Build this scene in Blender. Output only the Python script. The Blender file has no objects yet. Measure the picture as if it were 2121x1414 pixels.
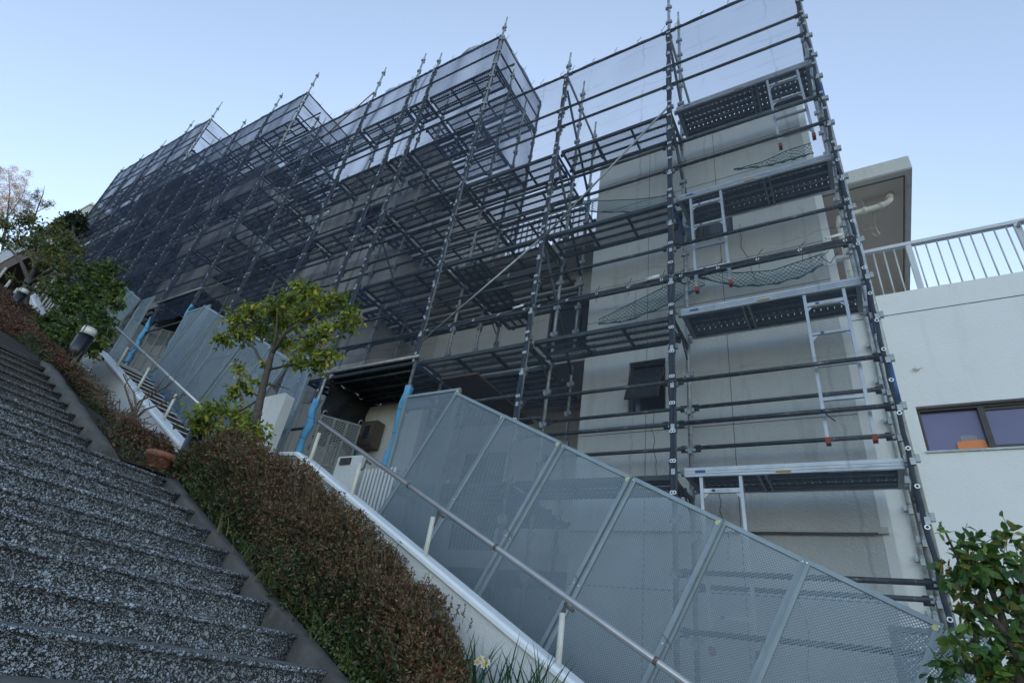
import bpy, math, random
import numpy as np
from mathutils import Vector, Matrix
random.seed(7); np.random.seed(7)
R_ = math.radians
S = bpy.context.scene
col = S.collection

# ------------------------------------------------------------------ camera
FPX, CX, CY = 1151.013, 1060.5, 707.0
RC = np.array([[0.85904899, 0.15780609, 0.48696208],
               [0.492454, -0.51443855, -0.70202709],
               [0.13972791, 0.84288209, -0.51964016]])
cam = bpy.data.cameras.new('camera'); co = bpy.data.objects.new('camera', cam); col.objects.link(co)
cam.sensor_width = 36; cam.lens = 36 * FPX / 2121; cam.clip_start = 0.05; cam.clip_end = 3000
co.matrix_world = Matrix([list(RC[i]) + [0] for i in range(3)] + [[0, 0, 0, 1]])
S.camera = co

# ------------------------------------------------------------------ world, sun, exposure
SUN_EL, SUN_AZ = R_(15), R_(120)      # azimuth in the XY plane, from +X counter-clockwise
w = bpy.data.worlds.new("World"); S.world = w; w.use_nodes = True
nt = w.node_tree; nt.nodes.clear()
sky = nt.nodes.new('ShaderNodeTexSky'); sky.sky_type = 'NISHITA'; sky.sun_disc = False
sky.sun_elevation = SUN_EL; sky.sun_rotation = math.pi / 2 - SUN_AZ
sky.air_density = 1.0; sky.dust_density = .4; sky.ozone_density = 1.3; sky.altitude = 50
bg = nt.nodes.new('ShaderNodeBackground'); bg.inputs[1].default_value = 0.135
wo = nt.nodes.new('ShaderNodeOutputWorld')
hs = nt.nodes.new('ShaderNodeHueSaturation'); hs.inputs['Saturation'].default_value = .79   # thin high haze
nt.links.new(sky.outputs[0], hs.inputs['Color']); nt.links.new(hs.outputs[0], bg.inputs[0]); nt.links.new(bg.outputs[0], wo.inputs[0])
sl = bpy.data.lights.new('sun', 'SUN'); sl.energy = 2.2; sl.angle = R_(0.5); sl.color = (1, .62, .32)
so = bpy.data.objects.new('sun', sl); col.objects.link(so)
sd = Vector((math.cos(SUN_AZ) * math.cos(SUN_EL), math.sin(SUN_AZ) * math.cos(SUN_EL), math.sin(SUN_EL)))
so.rotation_euler = sd.to_track_quat('Z', 'Y').to_euler(); so.location = (-40, 60, 40)
S.view_settings.view_transform = 'Standard'; S.view_settings.look = 'None'
S.view_settings.exposure = 1.54; S.view_settings.gamma = 1.0
S.cycles.transparent_max_bounces = 40; S.cycles.max_bounces = 6
S.cycles.diffuse_bounces = 3; S.cycles.glossy_bounces = 2; S.cycles.transmission_bounces = 3

# ------------------------------------------------------------------ node helpers
class NT:
    def __init__(s, m): s.t = m.node_tree; s.n = s.t.nodes
    def node(s, typ, ins=None, **kw):
        n = s.n.new(typ)
        for k, v in kw.items(): setattr(n, k, v)
        for k, v in (ins or {}).items():
            if isinstance(v, bpy.types.NodeSocket): s.t.links.new(v, n.inputs[k])
            else: n.inputs[k].default_value = v
        return n
    def math(s, op, a, b=0.0, c=0.0): return s.node('ShaderNodeMath', {0: a, 1: b, 2: c}, operation=op).outputs[0]
    def mix(s, f, a, b):
        n = s.node('ShaderNodeMix', data_type='RGBA')
        for i, v in ((0, f), (6, a), (7, b)):
            if isinstance(v, bpy.types.NodeSocket): s.t.links.new(v, n.inputs[i])
            else: n.inputs[i].default_value = (tuple(v) + (1,))[:4] if i else v
        return n.outputs[2]
    def noise(s, vec, scale, detail=4, rough=.6, dist=0):
        return s.node('ShaderNodeTexNoise', {'Vector': vec, 'Scale': scale, 'Detail': detail, 'Roughness': rough, 'Distortion': dist}).outputs[0]
    def ramp(s, f, lo, hi): return s.node('ShaderNodeMapRange', {0: f, 1: lo, 2: hi, 3: 0.0, 4: 1.0}).outputs[0]
    def obj(s): return s.node('ShaderNodeTexCoord').outputs['Object']
    def xyz(s, v): return s.node('ShaderNodeSeparateXYZ', {0: v}).outputs
    def bump(s, h, st, d=.01): return s.node('ShaderNodeBump', {'Height': h, 'Strength': st, 'Distance': d}).outputs[0]

def newmat(name):
    m = bpy.data.materials.new(name); m.use_nodes = True; m.node_tree.nodes.clear(); return m, NT(m)
def finish(N, bsdf, alpha=None):
    out = N.node('ShaderNodeOutputMaterial')
    if alpha is not None:
        tr = N.node('ShaderNodeBsdfTransparent')
        mx = N.node('ShaderNodeMixShader', {0: alpha, 1: tr.outputs[0], 2: bsdf})
        bsdf = mx.outputs[0]
    N.t.links.new(bsdf, out.inputs[0])
def pbr(N, color, rough=.6, metal=0., normal=None, spec=.5):
    ins = {'Base Color': color if isinstance(color, bpy.types.NodeSocket) else tuple(color) + (1,), 'Roughness': rough, 'Metallic': metal, 'Specular IOR Level': spec}
    if normal is not None: ins['Normal'] = normal
    return N.node('ShaderNodeBsdfPrincipled', ins).outputs[0]
def simple(name, c1, c2=None, scale=8, rough=.6, metal=0., bump=0., bscale=60, lo=.35, hi=.65, stain=None, spec=.5):
    m, N = newmat(name); v = N.obj()
    if c2 is None: c2 = tuple(x * .8 for x in c1)
    f = N.ramp(N.noise(v, scale), lo, hi); c = N.mix(f, c1, c2)
    if stain: c = N.mix(N.ramp(N.noise(v, stain[1], 6, .7), stain[2], stain[3]), c, stain[0])
    nr = N.bump(N.noise(v, bscale, 3), bump) if bump else None
    finish(N, pbr(N, c, rough, metal, nr, spec)); return m

M = {}
M['galv'] = simple('galvanised_steel', (.42, .45, .46), (.27, .30, .31), 14, .48, .55, .15, 90, stain=((.19, .15, .12), 12, .56, .70))
M['dark_pipe'] = simple('weathered_steel_pipe', (.075, .092, .102), (.045, .057, .066), 10, .5, .35, .12, 90, stain=((.26, .26, .24), 16, .58, .70))
M['plank_steel'] = simple('dark_plank_steel', (.075, .095, .11), (.045, .06, .07), 7, .55, .3, stain=((.14, .15, .15), 11, .6, .75))
M['blue_paint'] = simple('chipped_blue_paint', (.02, .08, .24), (.03, .11, .30), 9, .5, .1, stain=((.38, .42, .45), 30, .62, .68))
M['alu'] = simple('aluminium', (.60, .63, .66), (.48, .51, .54), 5, .38, .55)
M['alu_dark'] = simple('grey_pressed_steel', (.26, .29, .31), (.19, .21, .23), 5, .45, .6)
M['hem'] = simple('navy_sheet_hem', (.020, .028, .045), (.035, .045, .07), 25, .7, 0, .3, 200)
M['eyelet'] = simple('eyelet_metal', (.80, .82, .84), (.65, .67, .70), 5, .35, .3)
M['cable'] = simple('black_cord', (.012, .013, .015), None, 5, .6)
M['orange'] = simple('orange_rubber', (.42, .07, .02), (.34, .05, .015), 20, .6)
M['label_w'] = simple('white_label', (.70, .73, .74), None, 5, .6)
M['label_b'] = simple('blue_label', (.05, .13, .38), None, 5, .6)
M['label_g'] = simple('green_mark', (.02, .32, .12), None, 5, .6)
M['label_r'] = simple('red_mark', (.50, .05, .05), None, 5, .6)
M['label_y'] = simple('yellow_sticker', (.62, .62, .28), (.55, .56, .25), 20, .6)
M['label_o'] = simple('amber_label', (.60, .34, .04), None, 20, .6)
M['pad'] = simple('blue_foam_pad', (.12, .40, .66), (.10, .34, .58), 12, .8, 0, .5, 35, stain=((.30, .45, .52), 18, .60, .72))
M['rail'] = simple('brown_grey_rail', (.56, .55, .56), (.48, .47, .475), 6, .3, .55)
M['rail_bracket'] = simple('rail_bracket_grey', (.15, .13, .12), None, 6, .5, .2)
M['cream_post'] = simple('cream_post', (.66, .645, .58), (.55, .535, .48), 9, .4, stain=((.38, .35, .30), 22, .62, .75))
M['panel_frame'] = simple('panel_frame', (.29, .355, .40), (.24, .30, .34), 3, .5, .25)
M['brown_frame'] = simple('brown_window_frame', (.035, .028, .026), (.05, .04, .037), 9, .4, .2)
M['black'] = simple('black_paint', (.012, .014, .02), (.018, .02, .028), 9, .32)
M['diffuser'] = simple('frosted_diffuser', (.72, .72, .66), (.60, .60, .54), 9, .35)
M['railing'] = simple('white_railing', (.62, .64, .66), (.54, .56, .58), 3, .4, .15)
M['pvc'] = simple('cream_pipe', (.62, .61, .56), (.54, .53, .48), 4, .45)
M['bracket'] = simple('pale_bracket', (.50, .49, .45), (.38, .34, .29), 12, .5)
M['ply'] = simple('plywood', (.17, .10, .06), (.12, .07, .045), 3, .7, 0, .1, 40)
M['timber'] = simple('timber_plank', (.26, .15, .08), (.19, .11, .06), 6, .75, 0, .2, 50)
M['pot'] = simple('terracotta', (.30, .12, .075), (.22, .09, .06), 9, .8, 0, .2)
M['soil'] = simple('soil', (.045, .033, .023), (.025, .018, .013), 20, .95, 0, .8, 50)
M['kerb'] = simple('weathered_kerb_concrete', (.10, .095, .088), (.055, .053, .050), 6, .85, 0, .4, 60, stain=((.15, .145, .13), 5, .58, .75))
M['ground'] = simple('hillside_ground', (.06, .055, .04), (.035, .05, .02), 2, .95, 0, .6, 12)
M['bark'] = simple('bark', (.10, .085, .065), (.06, .05, .04), 18, .85, 0, .6, 50)
M['twig'] = simple('dry_twig', (.17, .13, .09), (.10, .075, .055), 30, .85)
M['dark_cloth'] = simple('black_cloth', (.012, .014, .018), (.02, .023, .028), 12, .85, 0, .3, 40)
M['box_metal'] = simple('bronze_metal_box', (.16, .135, .11), (.12, .10, .085), 4, .35, .5)
M['gate'] = simple('grey_green_gate', (.17, .18, .165), (.12, .13, .12), 12, .5, .3)
M['glass_dark'] = simple('dark_glass', (.022, .028, .034), (.035, .042, .05), 2, .12, spec=.8)
M['orange_plastic'] = simple('orange_tray', (.75, .25, .08), (.68, .22, .07), 4, .6)
M['grey_card'] = simple('grey_card', (.30, .29, .33), None, 30, .7)
M['tile_blue'] = simple('blue_edge', (.03, .13, .36), None, 12, .5)
M['tile_orange'] = simple('orange_edge', (.50, .22, .10), None, 12, .6)
M['flower_w'] = simple('narcissus_petal', (.72, .73, .66), None, 12, .6)
M['flower_y'] = simple('narcissus_cup', (.72, .40, .02), None, 12, .6)

def stucco(name, c1, c2, stain, joints=None, bumps=.4, dirt=.6):
    m, N = newmat(name); v = N.obj()
    x, y, z = N.xyz(v)
    st = N.node('ShaderNodeCombineXYZ', {0: N.math('MULTIPLY', x, 3.0), 1: N.math('MULTIPLY', y, 3.0), 2: N.math('MULTIPLY', z, .35)}).outputs[0]
    c = N.mix(N.ramp(N.noise(v, 1.3, 5), .35, .68), c1, c2)
    c = N.mix(N.math('MULTIPLY', N.ramp(N.noise(st, 1.6, 6, .65), .55, .80), dirt), c, stain)
    h = N.noise(v, 48, 3, .55)
    nr = N.bump(h, bumps, .02)
    finish(N, pbr(N, c, .85, 0, nr, .3)); return m
M['wall_grey'] = stucco('aged_grey_stucco', (.56, .58, .58), (.49, .505, .505), (.30, .29, .27), bumps=.5)
M['wall_beige'] = stucco('beige_stucco', (.58, .575, .56), (.50, .495, .48), (.30, .285, .27))
M['wall_white'] = stucco('white_stucco', (.81, .82, .82), (.77, .785, .79), (.55, .56, .555), bumps=.22, dirt=.4)
M['planter_white'] = stucco('white_planter_stucco', (.68, .69, .70), (.63, .645, .65), (.40, .40, .39), bumps=.5, dirt=.5)
M['coping'] = stucco('smooth_coping', (.80, .83, .86), (.74, .77, .80), (.40, .41, .41), bumps=.1, dirt=.3)
M['soffit'] = stucco('taupe_soffit', (.52, .46, .425), (.48, .42, .39), (.36, .31, .28), bumps=.25, dirt=.3)
M['fascia'] = stucco('pale_fascia', (.58, .58, .56), (.52, .53, .51), (.28, .27, .25), bumps=.5, dirt=.6)
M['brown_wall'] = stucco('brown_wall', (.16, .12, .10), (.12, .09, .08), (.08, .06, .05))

# exposed aggregate of the near steps
m, N = newmat('exposed_aggregate'); v = N.obj()
n1 = N.node('ShaderNodeTexNoise', {'Vector': v, 'Scale': 30.0, 'Detail': 2.0})
vv = N.node('ShaderNodeVectorMath', {0: v, 1: N.node('ShaderNodeVectorMath', {0: n1.outputs[1], 'Scale': .010}, operation='SCALE').outputs[0]}, operation='ADD').outputs[0]
def peb(scale, thr, keep):
    a = N.node('ShaderNodeTexVoronoi', {'Vector': vv, 'Scale': scale}, feature='F1')
    e = N.node('ShaderNodeTexVoronoi', {'Vector': vv, 'Scale': scale}, feature='DISTANCE_TO_EDGE')
    r = N.node('ShaderNodeSeparateColor', {0: a.outputs['Color']}).outputs
    k = N.math('GREATER_THAN', r[0], keep)
    th = N.math('MULTIPLY_ADD', r[1], .22, thr)
    return N.math('MULTIPLY', k, N.math('GREATER_THAN', e.outputs['Distance'], th)), r[2]
k1, r1 = peb(68, .095, .50); k2, r2 = peb(125, .10, .44); k3, r3 = peb(235, .10, .48)
matrix = N.mix(N.ramp(N.noise(v, 5, 5), .35, .7), (.015, .017, .019), (.028, .027, .025))
def stone(r): return N.mix(r, (.22, .25, .30), (.52, .59, .69))
c = N.mix(k3, matrix, stone(r3)); c = N.mix(k2, c, stone(r2)); c = N.mix(k1, c, stone(r1))
dirt = N.ramp(N.noise(v, 3.1, 6, .65), .50, .72)
c = N.mix(N.math('MULTIPLY', dirt, .40), c, (.05, .052, .052))
far = N.ramp(N.math('ADD', N.math('MULTIPLY', N.xyz(v)[0], -1.0), N.math('MULTIPLY', N.noise(v, 1.2, 4), 2.0)), 6.0, 8.2)  # upper flight blends to a dark brown-grey
c = N.mix(N.math('MULTIPLY', far, .72), c, (.052, .050, .044))
hh = N.math('MAXIMUM', N.math('MULTIPLY', k1, 1.0), N.math('MULTIPLY', k2, .6))
finish(N, pbr(N, c, .72, 0, N.bump(hh, .35, .004), .35)); M['aggregate'] = m
M['nosing'] = simple('nosing_joint', (.17, .165, .15), (.10, .10, .09), 14, .8, 0, .4, 80, stain=((.16, .15, .12), 20, .6, .75))

# brick treads of the second stairs
m, N = newmat('brick_tread'); v = N.obj()
x, y, z = N.xyz(v)
bf = N.math('FRACT', N.math('MULTIPLY', y, 4.6)); mort = N.math('LESS_THAN', bf, .06)
c = N.mix(N.ramp(N.noise(v, 9, 4), .35, .7), (.06, .048, .042), (.034, .028, .026)); c = N.mix(mort, c, (.12, .12, .11))
finish(N, pbr(N, c, .8, 0, N.bump(N.noise(v, 60, 3), .3))); M['brick'] = m

# concrete wall joints are modelled; stained white band
# mesh sheet: woven threads, so the cloth closes up when it is seen edge-on
def sheet_mat(name, c_open, colour, trans, crease_k=.3, patch_k=.1):
    m, N = newmat(name); v = N.obj()
    x, y, z = N.xyz(v)
    g = N.node('ShaderNodeNewGeometry')
    dt = N.math('ABSOLUTE', N.node('ShaderNodeVectorMath', {0: g.outputs['Normal'], 1: g.outputs['Incoming']}, operation='DOT_PRODUCT').outputs['Value'])
    dt = N.math('MAXIMUM', dt, .10)
    open_ = N.math('POWER', c_open, N.math('DIVIDE', 1.0, dt))
    wv = N.node('ShaderNodeCombineXYZ', {0: x, 1: N.math('ADD', y, N.math('MULTIPLY', x, .5)), 2: N.math('MULTIPLY', z, 1.0)}).outputs[0]
    wob = N.math('MULTIPLY', N.math('SUBTRACT', N.noise(wv, 2.2, 3, .6), .5), .16)
    def crease(coord, pitch, w_): return N.math('SUBTRACT', 1.0, N.ramp(N.math('ABSOLUTE', N.math('SUBTRACT', N.math('FRACT', N.math('MULTIPLY', N.math('ADD', coord, wob), 1 / pitch)), .5)), .0, w_ / pitch))
    cr = N.math('MAXIMUM', crease(z, .52, .022), crease(N.math('ADD', x, y), .93, .022))
    cr = N.math('MULTIPLY', cr, N.ramp(N.noise(wv, 1.7, 3), .40, .62))
    op2 = N.math('MULTIPLY', open_, N.math('MULTIPLY_ADD', cr, -crease_k, 1.0))
    op2 = N.math('MULTIPLY', op2, N.math('MULTIPLY_ADD', N.ramp(N.noise(wv, .8, 2), .3, .75), -patch_k, 1.0))
    alpha = N.math('SUBTRACT', 1.0, op2)
    nr = N.bump(N.noise(wv, 3.5, 4, .6, 1.0), .8, .05)
    d = N.node('ShaderNodeBsdfDiffuse', {'Color': colour + (1,), 'Normal': nr}).outputs[0]
    t = N.node('ShaderNodeBsdfTranslucent', {'Color': trans + (1,), 'Normal': nr}).outputs[0]
    mx = N.node('ShaderNodeAddShader', {0: d, 1: t}).outputs[0]
    finish(N, mx, alpha); return m
M['sheet'] = sheet_mat('mesh_sheet_thin', .86, (.06, .07, .09), (.07, .09, .13), .26, .09)
M['sheet2'] = sheet_mat('mesh_sheet_dense', .75, (.028, .036, .055), (.06, .075, .11), .45, .22)
M['sheet3'] = sheet_mat('mesh_sheet_denser', .71, (.026, .034, .054), (.05, .062, .095), .45, .25)

def lattice(name, base_bsdf, pitch_x, pitch_z, wire, ax=(0, 1)):
    """diamond lattice cut out of a plate: open where the cells are"""
    m, N = newmat(name); v = N.obj(); c = N.xyz(v)
    a = N.math('MULTIPLY', c[ax[0]], 1 / pitch_x); b = N.math('MULTIPLY', c[ax[1]], 1 / pitch_z)
    u = N.math('FRACT', N.math('ADD', a, b)); q = N.math('FRACT', N.math('SUBTRACT', a, b))
    al = N.math('MAXIMUM', N.math('LESS_THAN', u, wire), N.math('LESS_THAN', q, wire))
    finish(N, base_bsdf(N), al); return m
M['expanded'] = lattice('expanded_metal', lambda N: pbr(N, (.07, .085, .095), .5, .4), .055, .022, .30, (0, 1))
M['net'] = lattice('green_safety_net', lambda N: pbr(N, (.012, .105, .115), .7), .055, .055, .17, (0, 2))
M['net_h'] = lattice('green_safety_net_flat', lambda N: pbr(N, (.012, .105, .115), .7), .055, .055, .17, (0, 1))
M['net_edge'] = simple('green_net_rope', (.012, .10, .115), (.02, .14, .15), 20, .8, 0, .5, 80)
M['gate_mesh'] = lattice('gate_mesh', lambda N: pbr(N, (.16, .17, .16), .5, .4), .05, .035, .30, (0, 2))

# perforated panel: rows of round holes, 45-degree stagger
m, N = newmat('perforated_panel'); v = N.obj(); c3 = N.xyz(v)
P = .0235
a = N.math('MULTIPLY', N.math('ADD', c3[0], c3[2]), 1 / P); b = N.math('MULTIPLY', N.math('SUBTRACT', c3[0], c3[2]), 1 / P)
fa = N.math('SUBTRACT', N.math('FRACT', a), .5); fb = N.math('SUBTRACT', N.math('FRACT', b), .5)
rr = N.math('SQRT', N.math('ADD', N.math('MULTIPLY', fa, fa), N.math('MULTIPLY', fb, fb)))
al = N.math('GREATER_THAN', rr, .335)
finish(N, pbr(N, N.mix(N.ramp(N.noise(v, 2, 3), .3, .7), (.25, .32, .38), (.21, .275, .33)), .5, .2), al); M['perf'] = m

# corrugated deck pan with rows of anti-slip holes
m, N = newmat('perforated_deck_pan'); v = N.obj(); c3 = N.xyz(v)
a = N.math('SUBTRACT', N.math('FRACT', N.math('MULTIPLY', c3[0], 1 / .062)), .5)
b = N.math('SUBTRACT', N.math('FRACT', N.math('MULTIPLY', N.math('ADD', c3[1], -.02), 1 / .052)), .5)
hx = N.math('MULTIPLY', a, .062); hy = N.math('MULTIPLY', b, .052)
rr = N.math('SQRT', N.math('ADD', N.math('MULTIPLY', hx, hx), N.math('MULTIPLY', hy, hy)))
cell = N.node('ShaderNodeTexWhiteNoise', {0: N.node('ShaderNodeVectorMath', {0: v, 1: (.062, .052, 10)}, operation='SNAP').outputs[0]}).outputs[0]
al = N.math('GREATER_THAN', rr, .0052)
finish(N, pbr(N, N.mix(N.ramp(N.noise(v, 5, 3), .3, .7), (.20, .225, .245), (.14, .16, .18)), .42, .55), al); M['pan'] = m

# tinted window pane
m, N = newmat('violet_tinted_glass'); v = N.obj()
finish(N, pbr(N, N.mix(N.ramp(N.noise(v, 1.1, 3), .35, .7), (.15, .135, .27), (.11, .105, .21)), .22, 0, None, .6)); M['glass_violet'] = m

def leafmat(name, trans=.35, rough=.45):
    m, N = newmat(name)
    a = N.node('ShaderNodeAttribute', attribute_name='tint', attribute_type='GEOMETRY').outputs[0]
    p = pbr(N, a, rough, 0, None, .4)
    t = N.node('ShaderNodeBsdfTranslucent', {'Color': a}).outputs[0]
    finish(N, N.node('ShaderNodeMixShader', {0: trans, 1: p, 2: t}).outputs[0]); return m
M['leaf'] = leafmat('tree_leaf'); M['leaf_matte'] = leafmat('shrub_leaf', .12, .42)

# ------------------------------------------------------------------ mesh helpers
class MB:
    def __init__(s): s.v = []; s.f = []
    def add(s, vs, fs):
        o = len(s.v); s.v += [tuple(p) for p in vs]; s.f += [tuple(i + o for i in f) for f in fs]; return s
    def box(s, x0, x1, y0, y1, z0, z1, M4=None):
        vs = [(x, y, z) for z in (z0, z1) for y in (y0, y1) for x in (x0, x1)]
        if M4 is not None: vs = [M4 @ Vector(p) for p in vs]
        return s.add(vs, [(0, 2, 3, 1), (4, 5, 7, 6), (0, 1, 5, 4), (2, 6, 7, 3), (0, 4, 6, 2), (1, 3, 7, 5)])
    def tube(s, p, q, r, n=10, r2=None, cap=True):
        p, q = Vector(p), Vector(q); d = (q - p)
        if d.length < 1e-6: return s
        d.normalize(); u = d.orthogonal().normalized(); w_ = d.cross(u); r2 = r if r2 is None else r2
        vs = []
        for c_, rr_ in ((p, r), (q, r2)):
            for i in range(n):
                a_ = 2 * math.pi * i / n; vs.append(c_ + u * (math.cos(a_) * rr_) + w_ * (math.sin(a_) * rr_))
        fs = [(i, (i + 1) % n, n + (i + 1) % n, n + i) for i in range(n)]
        if cap: fs += [tuple(range(n))[::-1], tuple(range(n, 2 * n))]
        return s.add(vs, fs)
    def path(s, pts, r, n=8):
        pts = [Vector(p) for p in pts]; rs = r if isinstance(r, (list, tuple)) else [r] * len(pts)
        vs = []; u = None
        for i, p in enumerate(pts):
            d = (pts[min(i + 1, len(pts) - 1)] - pts[max(i - 1, 0)]).normalized()
            u = d.orthogonal().normalized() if u is None else (u - d * u.dot(d)).normalized()
            w_ = d.cross(u)
            for k in range(n):
                a_ = 2 * math.pi * k / n; vs.append(p + u * (math.cos(a_) * rs[i]) + w_ * (math.sin(a_) * rs[i]))
        fs = [(i * n + k, i * n + (k + 1) % n, (i + 1) * n + (k + 1) % n, (i + 1) * n + k) for i in range(len(pts) - 1) for k in range(n)]
        fs += [tuple(range(n))[::-1], tuple(range((len(pts) - 1) * n, len(pts) * n))]
        return s.add(vs, fs)
    def prism(s, poly, y0, y1):       # poly in XZ, extruded along Y
        n = len(poly); vs = [(x, y0, z) for x, z in poly] + [(x, y1, z) for x, z in poly]
        return s.add(vs, [tuple(range(n)), tuple(range(n, 2 * n))[::-1]] + [(i, n + i, n + (i + 1) % n, (i + 1) % n) for i in range(n)])
    def mesh(s, name, mat, smooth=False):
        me = bpy.data.meshes.new(name); me.from_pydata(s.v, [], s.f); me.materials.append(M[mat])
        import bmesh
        b = bmesh.new(); b.from_mesh(me); bmesh.ops.recalc_face_normals(b, faces=b.faces); b.to_mesh(me); b.free()
        if smooth:
            me.polygons.foreach_set('use_smooth', [len(p.vertices) == 4 for p in me.polygons])
        return me
def link(name, data, parent=None, loc=None, rot=None):
    o = bpy.data.objects.new(name, data); col.objects.link(o)
    if parent: o.parent = parent
    if loc: o.location = loc
    if rot: o.rotation_euler = rot
    return o
def ob(name, mb, mat, parent=None, smooth=False, loc=None): return link(name, mb.mesh(name, mat, smooth), parent, loc)
def tag(o, label, cat, group=None):
    o['label'] = label; o['category'] = cat
    if group: o['group'] = group
    return o
def thing(name, label, cat, loc=(0, 0, 0), group=None): return tag(link(name, None, None, loc), label, cat, group)
def struct(name, mb, mat, smooth=False): o = ob(name, mb, mat, None, smooth); o['kind'] = 'structure'; return o
def at(u, v, Y): d = RC @ np.array([u - CX, CY - v, -FPX]); return Vector(d * Y / d[1])
def atz(u, v, Z): d = RC @ np.array([u - CX, CY - v, -FPX]); return Vector(d * Z / d[2])
ORD = ['', 'first', 'second', 'third', 'fourth', 'fifth', 'sixth', 'seventh', 'eighth', 'ninth', 'tenth', 'eleventh', 'twelfth', 'thirteenth', 'fourteenth', 'fifteenth', 'sixteenth', 'seventeenth', 'eighteenth', 'nineteenth', 'twentieth', 'twenty-first', 'twenty-second', 'twenty-third']
def beveled(me, wd=.01):
    import bmesh
    b = bmesh.new(); b.from_mesh(me); bmesh.ops.bevel(b, geom=b.edges[:], offset=wd, segments=2, affect='EDGES'); b.to_mesh(me); b.free(); return me

# ------------------------------------------------------------------ terrain
def nose(X): return -.074 - .465 * (X + 2.67)           # nosing line of the near steps
def slope2(X):                                          # surface of the second stairs beside the scaffold
    X = min(X, 3.0); k = 0; z0 = 0.0
    u = -(X + 5.14)                                     # distance uphill from the first landing
    if u <= 0: return 1.41 + .505 * u
    k = int(u // 7.45); r = u - 7.45 * k
    return 1.41 + 3.0 * k + (0.06 * r if r < 2.3 else .138 + (r - 2.3) * (2.862 / 5.15))
prof = [(400, -30), (60, -28), (25, -13.5), (3, -3.0), (0, -1.62), (-8.1, 2.1), (-9.6, 2.15), (-30, 10.6), (-52, 19.2), (-70, 24.5), (-105, 32), (-150, 33), (-500, 20)]
b = MB(); ys = [-400, -120, -30, -3, 3.2, 9, 30, 120, 400]
for x, z in prof:
    for y in ys: b.v.append((x, y, z - max(0, abs(y) - 30) * .02 - .45))
for i in range(len(prof) - 1):
    for j in range(len(ys) - 1): n = len(ys); b.f.append((i * n + j, i * n + j + 1, (i + 1) * n + j + 1, (i + 1) * n + j))
struct('ground', b, 'ground')

# unseen ridge added behind the houses to keep the low sun off the scene
b = MB(); cd = Vector((math.cos(SUN_AZ), math.sin(SUN_AZ))); sdv = Vector((cd.y, -cd.x)); nq, nr_ = 80, 12
def crest(q):
    if q < -24: return 24 + 24 * max(0.0, 1 - (-24 - q) / 7.0)  # crest cut low here so sunlight still reaches the far left tree
    return 50 - 2 * math.sin(q * .09) - max(0, q - 60) * .1
for i in range(nq + 1):
    t_ = -160 + 320 * i / nq
    for j in range(nr_ + 1):
        q_ = j / nr_; d_ = 45 + 130 * q_; p_ = cd * d_ + sdv * t_
        b.v.append((p_.x, p_.y, -2 + (crest(t_) + 2) * math.sin(math.pi * q_) ** .7))
for i in range(nq):
    for j in range(nr_): k_ = i * (nr_ + 1) + j; b.f.append((k_, k_ + 1, k_ + nr_ + 2, k_ + nr_ + 1))
struct('sun_blocking_ridge', b, 'ground', True)
# planter beds
b = MB(); xs = np.linspace(1.6, -5.2, 60); n = len(xs)
for x in xs:
    for y in (2.70, 3.0, 3.35, 3.74): b.v.append((x, y, nose(x) - .04 + random.uniform(-.03, .03)))
for i in range(n - 1):
    for j in range(3): b.f.append((i * 4 + j, i * 4 + j + 1, i * 4 + j + 5, i * 4 + j + 4))
struct('planting_bed', b, 'soil', True)
b = MB(); xs = np.linspace(-5.2, -30, 90); n = len(xs)
def bed2(x): return 1.12 + (-.465 * (x + 5.2) if x > -8.1 else 1.35 - .41 * (x + 8.1)) - .02
def bedw(x, y):      # the bed falls away towards the white planter wall
    wt = (1.35 if x > -7.63 else 2.10 - .495 * (x + 7.63) - .62)
    f = min(1, max(0, (y - 2.35) / .9)); return bed2(x) * (1 - f) + min(bed2(x), wt) * f
xs = np.linspace(-5.33, -30, 90); n = len(xs)
for x in xs:
    for y in (2.08, 2.5, 3.0, 3.74) if x > -8.1 else (0.2, 1.2, 2.4, 3.74): b.v.append((x, y, bedw(x, y) + random.uniform(-.03, .03)))
for i in range(n - 1):
    for j in range(3): b.f.append((i * 4 + j, i * 4 + j + 1, i * 4 + j + 5, i * 4 + j + 4))
struct('upper_planting_bed', b, 'soil', True)

# ------------------------------------------------------------------ near staircase
T = .3226
st = thing('stone_staircase', 'wide dark staircase with exposed white pebble aggregate climbing to the left in the foreground', 'staircase', (-2.67, 1, nose(-2.67)))
st_loc = Vector(st.location)
def step_mb(xn, zn, y1, deep=.42):
    # section of one step: rounded nosing lip over a slightly raked riser, seen from below
    b = MB(); r = .014; pts = [(xn - T - .02, zn - deep), (xn - .050, zn - deep), (xn - .036, zn - .148), (xn - .024, zn - .040)]
    for k in range(7):
        a = -math.pi / 2 + math.pi * k / 6 + math.pi * .0
        pts.append((xn - r + r * math.cos(a), zn - r + r * math.sin(a)))
    pts.append((xn - T - .02, zn - .002))
    n = len(pts); ny = 30; y0 = -2.4
    for j in range(ny + 1):
        y = y0 + (y1 - y0) * j / ny
        for (x, z) in pts: b.v.append((x + math.sin(y * 3 + zn * 9) * .003, y, z + math.sin(y * 2.1 + zn * 5) * .003))
    for j in range(ny):
        for i in range(n): b.f.append((j * n + i, j * n + (i + 1) % n, (j + 1) * n + (i + 1) % n, (j + 1) * n + i))
    b.f.append(tuple(range(n))); b.f.append(tuple(range(ny * n, (ny + 1) * n))[::-1])
    return b
xn = -2.67 + T * 11; k = 0
zn_list = []
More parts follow.
